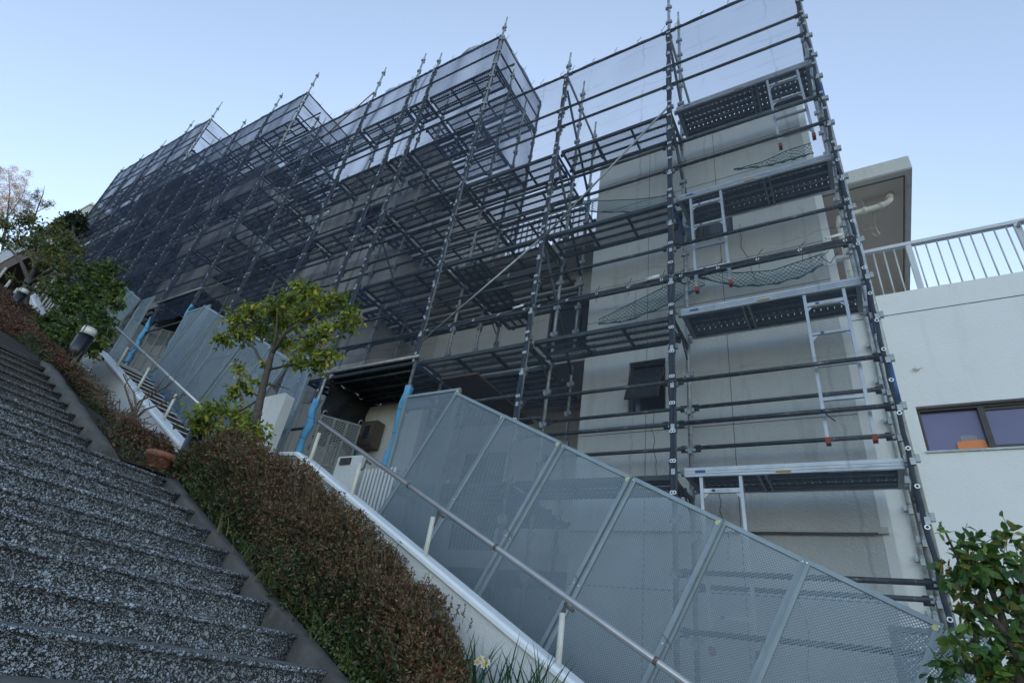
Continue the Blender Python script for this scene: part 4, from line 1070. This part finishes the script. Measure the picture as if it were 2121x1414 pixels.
def pick(cols, n, jit=.25):
    c = np.array(cols)[np.random.randint(len(cols), size=n)]; return c * (1 + np.random.uniform(-jit, jit, (n, 1)))
def clump_leaves(clumps, per, size, cols, hang=.3, shell=.55, cluster=7):
    """twig clusters of leaves inside ellipsoids (centre, radii, weight)"""
    P, A_, Z, Tn, TW = [], [], [], [], []
    for (c, r, wgt) in clumps:
        nt = int(per * wgt / cluster); d = np.random.normal(size=(nt, 3)); d /= np.linalg.norm(d, axis=1, keepdims=True)
        rad = (shell + (1 - shell) * np.random.rand(nt, 1)) ; pt = np.array(c) + d * rad * np.array(r)
        base = pick(cols, nt, .2)
        for k in range(nt):
            ax = d[k] * .8 + np.random.normal(size=3) * .5 + np.array([0, 0, .15]); ax /= np.linalg.norm(ax)
            ln = np.mean(size) * 1.8; TW.append((pt[k] - ax * ln * .8, pt[k] + ax * ln * .8))
            m_ = cluster; tt = np.random.rand(m_, 1)
            pp = pt[k] + ax * ln * (tt * 1.6 - .8); aa = ax * .5 + np.random.normal(size=(m_, 3)) * .6; aa[:, 2] -= hang
            P.append(pp); A_.append(aa); Z.append(np.random.uniform(size[0], size[1], m_)); Tn.append(base[k] * (1 + np.random.uniform(-.22, .22, (m_, 1))))
    return np.concatenate(P), np.concatenate(A_), np.concatenate(Z), np.concatenate(Tn), TW
def tree(name, label, base, limbs, clumps, per, size, cols, hang=.3, twigs=True, cat='tree', cluster=7, mat='leaf', aspect=.42, shell=.55, bark='bark'):
    t = thing(name, label, cat, tuple(base)); Lt = Vector(base); b = MB()
    for pts, r0, r1 in limbs:
        n = len(pts); b.path([Vector(p) - Lt for p in pts], [r0 + (r1 - r0) * i / (n - 1) for i in range(n)], 10)
    ob('trunk', b, bark, t, True)
    P, A_, Z, Tn, TW = clump_leaves(clumps, per, size, cols, hang, shell, cluster)
    link('crown', leafmesh('crown', P - np.array(Lt), A_, Z, Tn, mat, aspect, .25, .05), t)
    if twigs:
        q = MB()
        for (a_, c_) in TW[::2]: q.tube(Vector(a_) - Lt, Vector(c_) - Lt, np.mean(size) * .035, 3, np.mean(size) * .02, False)
        ob('twigs', q, bark, t)['kind'] = 'stuff'
    return t
def PX3(lst, Y): return [at(u, v, Y + (d[0] if d else 0)) for (u, v, *d) in lst]
def CL(lst, Y, ppm, flat=.8):
    out = []
    for (u, v, r, *d) in lst:
        c = at(u, v, Y + (d[0] if d else 0)); rr_ = r / ppm; out.append(((c.x, c.y, c.z), (rr_, rr_ * .9, rr_ * flat), (r / 50.) ** 2))
    return out
# middle tree, olive green crown
Yt = 3.25
tree('broadleaf_tree', 'small yellow-green tree with an open crown rising behind the brown hedge in the middle', at(528, 905, Yt),
     [(PX3([(520, 920), (532, 860), (545, 800), (556, 760), (566, 720)], Yt), .050, .030), (PX3([(556, 765), (540, 748), (528, 722), (500, 700), (478, 690)], Yt), .022, .008),
      (PX3([(562, 735), (590, 690), (620, 668), (650, 655), (700, 650)], Yt), .026, .008), (PX3([(566, 722), (572, 690), (575, 650), (590, 610)], Yt), .022, .007),
      (PX3([(548, 795), (580, 800), (600, 806)], Yt), .010, .004), (PX3([(556, 765), (600, 756), (640, 748)], Yt), .015, .006), (PX3([(540, 825), (500, 850), (450, 866)], Yt), .013, .005)],
     CL([(645, 608, 46), (600, 622, 38), (566, 640, 44), (520, 640, 36), (488, 662, 34, -.1), (463, 700, 32, -.1), (505, 690, 40), (540, 680, 36, .2), (585, 668, 42, .25), (632, 650, 44), (676, 632, 36), (708, 618, 28), (732, 640, 22), (715, 668, 32), (676, 690, 36), (640, 712, 34), (690, 735, 26), (655, 748, 32), (620, 745, 28), (588, 710, 34, .2), (735, 655, 18), (612, 590, 22),
         (505, 800, 26), (482, 815, 26), (450, 850, 40), (418, 862, 34, -.45), (405, 880, 22, -.45), (492, 858, 36), (520, 880, 40), (468, 895, 36), (430, 890, 24), (540, 900, 24), (500, 765, 20), (530, 790, 16), (548, 755, 14)], Yt, 205, .5),
     470, (.045, .080), [(.26, .32, .045), (.21, .29, .04), (.36, .38, .05), (.13, .21, .035), (.08, .14, .03), (.46, .40, .06)], .45, shell=.25)
# right tree, glossy leaves
Yt = 3.95
tree('broadleaf_tree', 'glossy dark green tree leaning into the lower right corner against the white wall', at(2110, 1500, Yt),
     [(PX3([(2125, 1500), (2118, 1420), (2110, 1360), (2085, 1310), (2050, 1275), (2010, 1230)], Yt), .040, .012), (PX3([(2085, 1310), (2070, 1260), (2050, 1215), (2045, 1150)], Yt), .022, .006),
      (PX3([(2110, 1360), (2120, 1300), (2115, 1240), (2118, 1170), (2125, 1110)], Yt), .022, .006), (PX3([(2040, 1370), (2020, 1320), (1995, 1260), (1990, 1240)], Yt), .010, .004), (PX3([(2118, 1420), (2060, 1400), (2000, 1390), (1985, 1370)], Yt), .014, .005),
      (PX3([(2010, 1230), (1985, 1160), (1960, 1105), (1945, 1080)], Yt), .009, .003)],
     CL([(1958, 1100, 14), (1975, 1125, 20), (1995, 1150, 24), (1955, 1165, 20), (1985, 1190, 30), (2020, 1185, 34), (2045, 1120, 22), (2050, 1150, 28), (2060, 1195, 36), (2095, 1180, 34), (2118, 1120, 22), (2030, 1215, 34), (1965, 1205, 20), (2100, 1225, 38), (2120, 1270, 40), (2060, 1235, 30), (1992, 1262, 22), (2005, 1290, 20), (2045, 1300, 32), (2085, 1320, 36), (2120, 1345, 40), (2055, 1345, 34), (1995, 1330, 18), (1980, 1378, 26), (2010, 1395, 30), (2060, 1400, 40), (2110, 1400, 40), (2015, 1370, 22), (1975, 1408, 20)], Yt, 285),
     115, (.045, .09), [(.085, .18, .05), (.12, .22, .055), (.06, .13, .045), (.16, .25, .055), (.26, .24, .06)], .35, aspect=.50, shell=.3)
# upper left trees
Yt = 3.1
tree('broadleaf_tree', 'large dark green tree with bare lower branches at the upper left edge', at(40, 665, Yt),
     [(PX3([(28, 680), (45, 640), (52, 610), (60, 580)], Yt), .13, .09), (PX3([(60, 580), (45, 545), (25, 520), (5, 505)], Yt), .06, .02), (PX3([(60, 580), (75, 550), (80, 520), (85, 480)], Yt), .06, .02), (PX3([(60, 590), (95, 565), (125, 550), (150, 530)], Yt), .05, .015), (PX3([(75, 550), (55, 520), (45, 490)], Yt), .04, .012)],
     CL([(15, 470, 34), (50, 460, 34), (90, 475, 34), (125, 490, 32), (35, 505, 30), (75, 505, 34), (110, 520, 36), (145, 510, 28), (160, 520, 16), (130, 545, 30), (95, 545, 26), (60, 450, 20), (5, 500, 26), (150, 560, 22), (105, 590, 22), (130, 580, 20), (25, 575, 14), (80, 600, 16), (5, 455, 24), (120, 465, 22)], Yt, 80),
     900, (.07, .13), [(.09, .13, .04), (.12, .16, .045), (.05, .085, .03), (.20, .18, .05), (.15, .17, .045)], .2, shell=.2)
Yt = 2.95
tree('camellia_tree', 'dense glossy green camellia beside the upper bollard light', at(165, 730, Yt),
     [(PX3([(150, 760), (160, 710), (170, 670), (176, 640)], Yt), .06, .035), (PX3([(172, 665), (150, 640), (130, 620)], Yt), .025, .01), (PX3([(176, 640), (190, 600), (200, 570)], Yt), .03, .01), (PX3([(165, 690), (130, 680), (100, 670)], Yt), .02, .01)],
     CL([(195, 560, 20), (185, 580, 18), (225, 555, 20), (215, 580, 20), (240, 600, 16), (235, 625, 16), (200, 605, 24), (170, 610, 26), (135, 605, 20), (115, 610, 16), (150, 635, 26), (190, 640, 26), (215, 660, 20), (115, 660, 22), (90, 670, 16), (130, 690, 30), (165, 685, 30), (200, 690, 26), (95, 700, 18), (120, 720, 24), (155, 715, 26), (190, 715, 22), (160, 545, 10), (245, 590, 10)], Yt, 102),
     2000, (.06, .10), [(.07, .13, .035), (.10, .17, .04), (.04, .08, .025), (.17, .21, .045)], .25, aspect=.5, shell=.25)
Yt = 4.5
tree('conifer_tree', 'small dark evergreen behind the upper left tree against the far white roof', at(150, 500, Yt),
     [(PX3([(152, 520), (152, 470)], Yt), .12, .04)], CL([(140, 455, 14), (155, 450, 12), (165, 465, 14), (145, 475, 18), (130, 465, 12), (172, 450, 7)], Yt, 52), 6000, (.09, .16), [(.02, .04, .018), (.03, .05, .02)], .1, shell=.1)
Yt = 5.0
tree('bamboo_grove', 'feathery far tree catching warm low sun at the left edge', at(10, 500, Yt * 1.4),
     [(PX3([(5, 520), (15, 450), (20, 400), (18, 350)], Yt * 1.4), .10, .02), (PX3([(15, 450), (45, 410), (58, 370)], Yt * 1.4), .05, .01), (PX3([(5, 470), (-20, 400)], Yt * 1.4), .05, .01)],
     CL([(10, 362, 34), (40, 378, 30), (22, 398, 40), (50, 408, 26), (10, 425, 40), (38, 430, 34), (58, 360, 14), (-5, 350, 20), (-15, 380, 34), (-10, 430, 40), (30, 350, 16)], Yt * 1.4, 34, .9), 3200, (.08, .15), [(.40, .24, .09), (.30, .20, .08), (.46, .28, .10), (.14, .12, .06)], .1, shell=.55, aspect=.22, cluster=3)  # warm sunlight is put into these orange leaf colours
tree('bamboo_grove', 'feathery grey-green far branches just left of the far white roof', at(70, 500, 6.2),
     [(PX3([(60, 500), (75, 440), (90, 400), (92, 385)], 6.2), .06, .01), (PX3([(75, 440), (100, 425)], 6.2), .03, .01)],
     CL([(75, 410, 14), (90, 425, 13), (62, 425, 14), (104, 422, 9), (78, 398, 9), (60, 440, 16)], 6.2, 38, .6), 3600, (.10, .18), [(.13, .14, .10), (.10, .11, .08)], .0, shell=.5, aspect=.22, cluster=4)

# shrubs: masses of small rosettes over a lumpy body
def shrub(name, label, xs, yc, yw, zf, hf, n, size, ctop, clow, cat='shrub', group=None, twn=500, seed=1, zy=None):
    rs = np.random.RandomState(seed); x0, x1 = xs
    x = rs.uniform(x0, x1, n); a = rs.uniform(0, math.pi, n); q = rs.uniform(.68, 1.03, n)
    e = np.clip(np.minimum((x - x0), (x1 - x)) / .45, 0.02, 1) ** .5
    lump = 1 + .10 * np.sin(x * 5.1) + .07 * np.sin(x * 11.3 + 1) + .09 * np.sin(a * 5 + x * 3.3) + .05 * np.sin(a * 9 - x * 7)
    h = np.array([hf(t_) for t_ in x]) * e * lump; yy = yc - np.cos(a) * yw * q * lump * (e * .6 + .4); zz = np.array([zf(t_) for t_ in x]) + np.sin(a) ** .8 * h * q
    if zy: zz = zz + np.array([zy(a_, b_) for a_, b_ in zip(x, yy)])
    pos = np.stack([x, yy, zz], 1); out = np.stack([np.zeros(n), -np.cos(a), np.sin(a) + .25], 1) + rs.normal(size=(n, 3)) * .25; out /= np.linalg.norm(out, axis=1, keepdims=True)
    m_ = 6; P = np.repeat(pos, m_, 0) + rs.normal(size=(n * m_, 3)) * size * .25; O = np.repeat(out, m_, 0) + rs.normal(size=(n * m_, 3)) * .85
    Z = rs.uniform(.6, 1.1, n * m_) * size
    hol = np.sin(x * 6.3 + a * 3.1) * np.sin(x * 2.1 - a * 4.7 + 1) + .5 * np.sin(x * 13 + a * 9) > .95
    pos[hol, 1] += .12; pos[hol, 2] -= .07
    f = np.clip((np.sin(a) * q * 1.45 - .02) + rs.normal(size=n) * .22 + .25 * np.sin(x * 3 + a * 2), 0, 1)[:, None]
    ct = np.array(ctop)[rs.randint(len(ctop), size=n)]; cl = np.array(clow)[rs.randint(len(clow), size=n)]
    c = np.where(rs.rand(n, 1) < f, ct, cl) * rs.uniform(.65, 1.35, (n, 1)); C_ = np.repeat(c, m_, 0) * rs.uniform(.8, 1.2, (n * m_, 1))
    t = thing(name, label, cat, (x0, yc, zf(x0)), group); Lt = np.array(t.location)
    link('foliage', leafmesh('foliage', P - Lt, O, Z, C_, 'leaf_matte', .38, .2), t)
    b = MB()
    for k in rs.randint(n, size=twn):
        p = Vector(pos[k]) - Vector(Lt); r0 = Vector((pos[k][0] + rs.normal() * .12, yc + rs.normal() * .1, zf(pos[k][0]))) - Vector(Lt)
        mid = p.lerp(r0, .4) + Vector(rs.normal(size=3) * .03); b.path([r0, mid, p + (p - mid) * (.18 + .15 * rs.rand())], [.006, .004, .0018], 4)
    # dark inner wood so the mass has a heart
    ob('twigs', b, 'twig', t)['kind'] = 'stuff'; return t
hz = lambda x: nose(x) - .05
BR_T = [(.125, .082, .044), (.15, .095, .05), (.095, .07, .035), (.175, .12, .055), (.085, .085, .033), (.18, .085, .052)]
GR_L = [(.04, .07, .024), (.055, .085, .028), (.035, .05, .02), (.08, .09, .03)]
shrub('azalea_hedge', 'long brown-leaved clipped hedge with green lower edge between near staircase and white planter wall', (-5.85, -2.15), 3.22, .50, hz, lambda x: .60 + .10 * math.exp(-((x + 4.4) / 1.2) ** 2), 24000, .029, BR_T, GR_L, 'hedge', None, 1100, 3)
b2 = lambda x: bed2(x) - .02
ZY = lambda x, y: bedw(x, y) - bed2(x)
RB = [(.17, .07, .05), (.13, .06, .045), (.10, .055, .04), (.08, .07, .035)]
for q, (xa, xb, yc_, yw_, hh_, n_, lb) in enumerate(((-6.75, -5.75, 2.72, .38, .24, 4200, 'low reddish-brown shrub just above the terracotta pot'), (-7.55, -6.85, 2.85, .42, .20, 3200, 'low reddish-brown shrub at the foot of the bare twiggy shrub'), (-8.25, -7.5, 2.60, .34, .22, 3000, 'low reddish-brown shrub along the kerb below the upper bollard light'))):
    shrub('azalea_bush', lb, (xa, xb), yc_, yw_, b2, lambda x, h_=hh_: h_, n_, .028, RB, GR_L, 'shrub', 'reddish brown azalea shrubs', 200, 5 + q * 20, ZY)
shrub('azalea_bush', 'reddish-brown shrub in front of the second white wall beside the upper bollard light', (-9.9, -8.0), 2.75, .66, b2, lambda x: .22, 6500, .034, RB, GR_L, 'shrub', 'reddish brown azalea shrubs', 260, 6, ZY)
shrub('azalea_bush', 'dark reddish shrub above the top landing at the left edge', (-13.2, -9.7), 2.45, .80, b2, lambda x: .20, 6500, .042, RB, RB, 'shrub', 'reddish brown azalea shrubs', 260, 7, ZY)
shrub('azalea_bush', 'far dark red shrub under the large upper left tree', (-18.5, -13.4), 2.6, .9, b2, lambda x: .28, 5000, .055, RB, RB, 'shrub', 'reddish brown azalea shrubs', 160, 8, ZY)
rs = np.random.RandomState(31); P_l, O_l, Z_l, C_l = [], [], [], []; tw = MB(); hedge_root = [o_ for o_ in col.objects if o_.name.startswith('azalea_hedge')][0]; Lh = np.array(hedge_root.location)
for k in range(260):
    x_ = rs.uniform(-5.6, -2.3); a_ = rs.uniform(.5, 2.9); h_ = .60 + .10 * math.exp(-((x_ + 4.4) / 1.2) ** 2)
    p_ = np.array([x_, 3.22 - math.cos(a_) * .48, hz(x_) + math.sin(a_) ** .8 * h_ * .97]); d_ = np.array([rs.normal() * .3, -math.cos(a_), math.sin(a_) + .5]); d_ /= np.linalg.norm(d_); L_ = rs.uniform(.05, .14)
    tw.path([Vector(p_ - Lh), Vector(p_ + d_ * L_ * .6 - Lh), Vector(p_ + d_ * L_ - Lh)], [.0025, .002, .0012], 4)
    for j in range(9):
        t_ = rs.uniform(.3, 1.05); P_l.append(p_ + d_ * L_ * t_); O_l.append(d_ * .7 + rs.normal(size=3) * .7); Z_l.append(rs.uniform(.018, .034)); C_l.append(np.array(BR_T[rs.randint(6)]) * rs.uniform(.8, 1.4))
link('stray_shoots', leafmesh('stray_shoots', np.array(P_l) - Lh, np.array(O_l), np.array(Z_l), np.array(C_l), 'leaf_matte', .38, .2), hedge_root); ob('shoot_stems', tw, 'twig', hedge_root)['kind'] = 'stuff'
# ground cover along the kerb
rs = np.random.RandomState(11); n = 5000
x = rs.uniform(-5.3, -1.2, n); y = 2.74 + np.abs(rs.normal(size=n)) * .13; z = np.array([nose(t_) for t_ in x]) - .03 + rs.rand(n) * .07
O = rs.normal(size=(n, 3)) * .6 + np.array([0, -.3, .6]); C_ = np.array(GR_L)[rs.randint(4, size=n)] * rs.uniform(.8, 1.9, (n, 1))
n2 = 2600; x2 = rs.uniform(-6.1, -5.30, n2); y2 = rs.uniform(2.15, 3.0, n2); hp = np.hypot((x2 + 5.62) / .22, (y2 - 2.60) / .22) > 1
x2, y2 = x2[hp], y2[hp]; z2 = np.array([bedw(a_, b_) for a_, b_ in zip(x2, y2)]) + rs.rand(len(x2)) ** 2 * .14 - .01
x, y, z = np.concatenate([x, x2]), np.concatenate([y, y2]), np.concatenate([z, z2]); O = np.concatenate([O, rs.normal(size=(len(x2), 3)) * .7 + np.array([0, 0, .5])])
C_ = np.concatenate([C_, np.array(RB + GR_L)[rs.randint(8, size=len(x2))] * rs.uniform(.6, 1.2, (len(x2), 1))]); n = len(x)
o = link('ground_cover', leafmesh('ground_cover', np.stack([x, y, z], 1), O, rs.uniform(.018, .04, n), C_, 'leaf_matte', .5, .2)); tag(o, 'low green ground cover along the kerb under the brown hedge', 'ground cover'); o['kind'] = 'stuff'
def blades(name, label, centres, n, ln, cols, wd=.008, lean=.35, cat='grass', seed=2, stuff=False, parent=None):
    rs = np.random.RandomState(seed); V, F, C_ = [], [], []
    for c in centres:
        for k in range(n):
            p = Vector(c) + Vector((rs.normal() * .05, rs.normal() * .04, 0)); an = rs.uniform(0, 2 * math.pi); le = rs.uniform(.05, lean); L_ = ln * rs.uniform(.6, 1.1)
            d = Vector((math.cos(an), math.sin(an), 0)); s_ = Vector((-math.sin(an + 1.1), math.cos(an + 1.1), 0)); o = len(V); cc = np.array(cols[rs.randint(len(cols))]) * rs.uniform(.75, 1.25)
            for j in range(6):
                t_ = j / 5; q = p + d * (le * L_ * t_ ** 1.8) + Vector((0, 0, L_ * t_ * (1 - .25 * le * t_))); ww = wd * (1 - t_ ** 2.2) + .0006
                V += [q - s_ * ww, q + s_ * ww]; C_ += [cc, cc]
            F += [(o + 2 * j, o + 2 * j + 1, o + 2 * j + 3, o + 2 * j + 2) for j in range(5)]
    me = bpy.data.meshes.new(name); me.from_pydata([tuple(v) for v in V], [], F); a = me.attributes.new('tint', 'FLOAT_COLOR', 'POINT')
    a.data.foreach_set('color', np.concatenate([np.array(C_), np.ones((len(C_), 1))], 1).astype(np.float32).ravel()); me.materials.append(M['leaf'])
    me.polygons.foreach_set('use_smooth', [True] * len(F))
    o = link(name, me, parent)
    if parent is None: tag(o, label, cat)
    if stuff: o['kind'] = 'stuff'
    return o
gp = [(xx, 2.68 + .05 * (k % 3), nose(xx) - .02) for k, xx in enumerate((-3.55, -3.62, -3.25, -4.3, -2.95, -2.7, -3.9))]
blades('grass_tufts', 'sparse grass tufts growing from the kerb beside the near steps', gp, 9, .20, [(.06, .12, .03), (.09, .14, .035), (.20, .17, .09)], .004, .8, stuff=True)
blades('dry_grass', 'pale dry grass seed heads in front of the upper bollard light', [(-8.2 - .12 * k, 2.35 + .05 * (k % 2), bed2(-8.4)) for k in range(5)], 10, .26, [(.30, .25, .16), (.22, .18, .11)], .003, .5, stuff=True, seed=4)
# narcissus
na = at(1010, 1440, 3.45); nt_ = thing('narcissus_plant', 'green narcissus clump with small white and yellow flowers at the foot of the white wall', 'flower', (na.x, na.y, na.z))
blades('leaves', '', [(d * .16, rr_ * .05, -.1) for d, rr_ in ((-1.6, 0), (-1, 1), (-.3, -1), (.3, 1), (1.0, 0), (1.7, 1), (2.3, 0), (-2.1, 1))], 11, .44, [(.035, .11, .04), (.035, .095, .035), (.02, .06, .03)], .0075, .45, parent=nt_, seed=9)
fc = [at(u, v, 3.38) - Vector(nt_.location) for (u, v) in ((996, 1364), (1003, 1376), (989, 1370), (1009, 1371))]
ob('stem', MB().path([(0, 0, -.1), (fc[0].x * .5, fc[0].y, .1), fc[1]], .004, 6), 'net_edge', nt_)
for f_ in fc:
    b = MB(); d = Vector((random.uniform(-.3, .3), -1, random.uniform(-.1, .4))).normalized(); u_ = d.orthogonal().normalized(); w_ = d.cross(u_)
    for k in range(6):
        a_ = k * math.pi / 3; e = u_ * math.cos(a_) + w_ * math.sin(a_); s_ = d.cross(e); b.add([f_, f_ + e * .014 + s_ * .010, f_ + e * .028, f_ + e * .014 - s_ * .010], [(0, 1, 2, 3)])
    fo = ob('flower', b, 'flower_w', nt_); ob('cup', MB().tube(f_ + d * .001, f_ + d * .012, .007, 10, .010), 'flower_y', fo)
# bare twiggy shrub
def bare(name, label, Y, polys, r):
    t = thing(name, label, 'shrub', tuple(at(*polys[0][0], Y))); Lt = Vector(t.location); b = MB(); rnd = random.Random(5)
    for pl in polys:
        pts = [at(u, v, Y + rnd.uniform(-.08, .08)) - Lt for (u, v) in pl]; n = len(pts); b.path(pts, [r * (1 - .75 * i / n) for i in range(n)], 6)
        for i in range(1, n):
            for k in range(3):
                p = pts[i - 1].lerp(pts[i], rnd.random()); q = p + Vector((rnd.uniform(-.1, .1), rnd.uniform(-.08, .08), rnd.uniform(.02, .14))); b.path([p, p.lerp(q, .5) + Vector((.01, 0, .01)), q], [r * .25, r * .18, r * .08], 4)
    ob('branches', b, 'twig', t, True)
bare('bare_shrub', 'leafless twiggy shrub in front of the second white planter wall', 3.1,
     [[(262, 880), (275, 850), (290, 830), (320, 815), (345, 800), (360, 788)], [(265, 880), (282, 845), (278, 815), (262, 790), (255, 775)], [(268, 878), (300, 848), (330, 838), (368, 820)], [(270, 880), (285, 850), (300, 820), (322, 805), (345, 778)], [(275, 850), (268, 830), (258, 800), (266, 785)]], .016)
# garden stones, pots, marker
def lathe(prof, n=28):
    b = MB()
    for (r, z) in prof:
        for k in range(n): a_ = 2 * math.pi * k / n; b.v.append((r * math.cos(a_), r * math.sin(a_), z))
    for i in range(len(prof) - 1):
        for k in range(n): b.f.append((i * n + k, i * n + (k + 1) % n, (i + 1) * n + (k + 1) % n, (i + 1) * n + k))
    return b
def pot(u, v, Y, R, H, label, tilt=0):
    c = at(u, v, Y); H = c.z - 1.10; t = thing('plant_pot', label, 'plant pot', (c.x, Y, 1.10)); t.rotation_euler = (tilt, 0, 0)
    ob('pot', lathe([(R * .62, 0), (R * .70, .01), (R * .92, H * .80), (R * 1.05, H * .80), (R * 1.06, H), (R * .93, H), (R * .88, H * .85), (0.001, H * .85)]), 'pot', t, True)
    ob('soil', lathe([(R * .9, H * .86), (0.001, H * .88)], 20), 'soil', t)
pot(336, 940, 2.60, .13, .22, 'large terracotta pot with a broken rim beside the black bollard column')
pot(246, 936, 2.36, .085, .13, 'smaller red-brown terracotta pot on the landing edge')
for (u, v, Y, s_, lb) in ((197, 868, 2.55, .10, 'rounded grey garden stone among the reddish shrubs'), (6, 680, 2.6, .22, 'pale round boulder above the top landing at the left edge')):
    c = at(u, v, Y); b = MB(); n = 12
    for i in range(n + 1):
        for k in range(16):
            th = math.pi * i / n; ph = 2 * math.pi * k / 16; r = s_ * (1 + .12 * math.sin(th * 3 + k) + .08 * math.sin(ph * 2 + i)); b.v.append((r * math.sin(th) * math.cos(ph), r * math.sin(th) * math.sin(ph) * .8, r * math.cos(th) * .8))
    for i in range(n):
        for k in range(16): b.f.append((i * 16 + k, i * 16 + (k + 1) % 16, (i + 1) * 16 + (k + 1) % 16, (i + 1) * 16 + k))
    tag(ob('garden_stone', b, 'fascia' if 'pale' in lb else 'kerb', None, True, tuple(c)), lb, 'stone')
a = at(193, 752, 3.2); c = at(200, 735, 3.2)
t = thing('marker_post', 'small white marker post on the white planter wall beside the bollard light', 'marker', tuple(a))
ob('stake', MB().tube((0, 0, -.15), (0, 0, .02), .008, 8), 'cream_post', t); ob('head', MB().box(-.025, .025, -.02, .02, .02, .14), 'cream_post', t)

# ------------------------------------------------------------------ far left: walkway, far building
A7 = lambda u, v, Y: at(u, v, Y)
fb = thing('far_building', 'pale far building whose flat roof corner shows above the upper left trees', 'building', tuple(at(150, 460, 9)))
Lf = Vector(fb.location); p1 = at(191, 421, 11.0); p2 = at(95, 450, 11.0)
b = MB().box(p1.x - 14, p1.x, 11.0, 17, p1.z - 8, p1.z - .25); o = ob('wall', b, 'fascia', fb); o.location = -Lf
o = ob('roof_edge', MB().box(p1.x - 14.2, p1.x + .2, 10.9, 17.1, p1.z - .25, p1.z), 'wall_white', fb); o.location = -Lf
wk = thing('far_walkway', 'dark-sided walkway with white railings behind the large upper left tree', 'walkway', tuple(at(20, 560, 4.2))); Lw = Vector(wk.location)
a = at(0, 545, 4.3); c = at(32, 560, 4.3)
o = ob('slab', MB().box(a.x - 4, c.x + .5, 4.3, 5.2, a.z - .9, a.z), 'brown_wall', wk); o.location = -Lw
o = ob('slab_edge', MB().box(a.x - 4, c.x + .5, 4.26, 4.298, a.z - .12, a.z + .02), 'fascia', wk); o.location = -Lw
x = a.x - 3
while x < c.x + .4:
    o = ob('baluster', MB().box(x, x + .07, 4.3, 4.36, a.z, a.z + 1.1), 'railing', wk); o.location = -Lw; x += .42
o = ob('rail', MB().box(a.x - 4, c.x + .5, 4.29, 4.37, a.z + 1.1, a.z + 1.16), 'railing', wk); o.location = -Lw
for q, (u, v) in enumerate(((5, 565), (15, 590), (28, 610))):
    p = at(u, v, 3.9); o = ob('stair_post', MB().tube((p.x, 3.9, p.z - .5), (p.x, 3.9, p.z + .25), .04, 10), 'cream_post', wk, True); o.location = -Lw
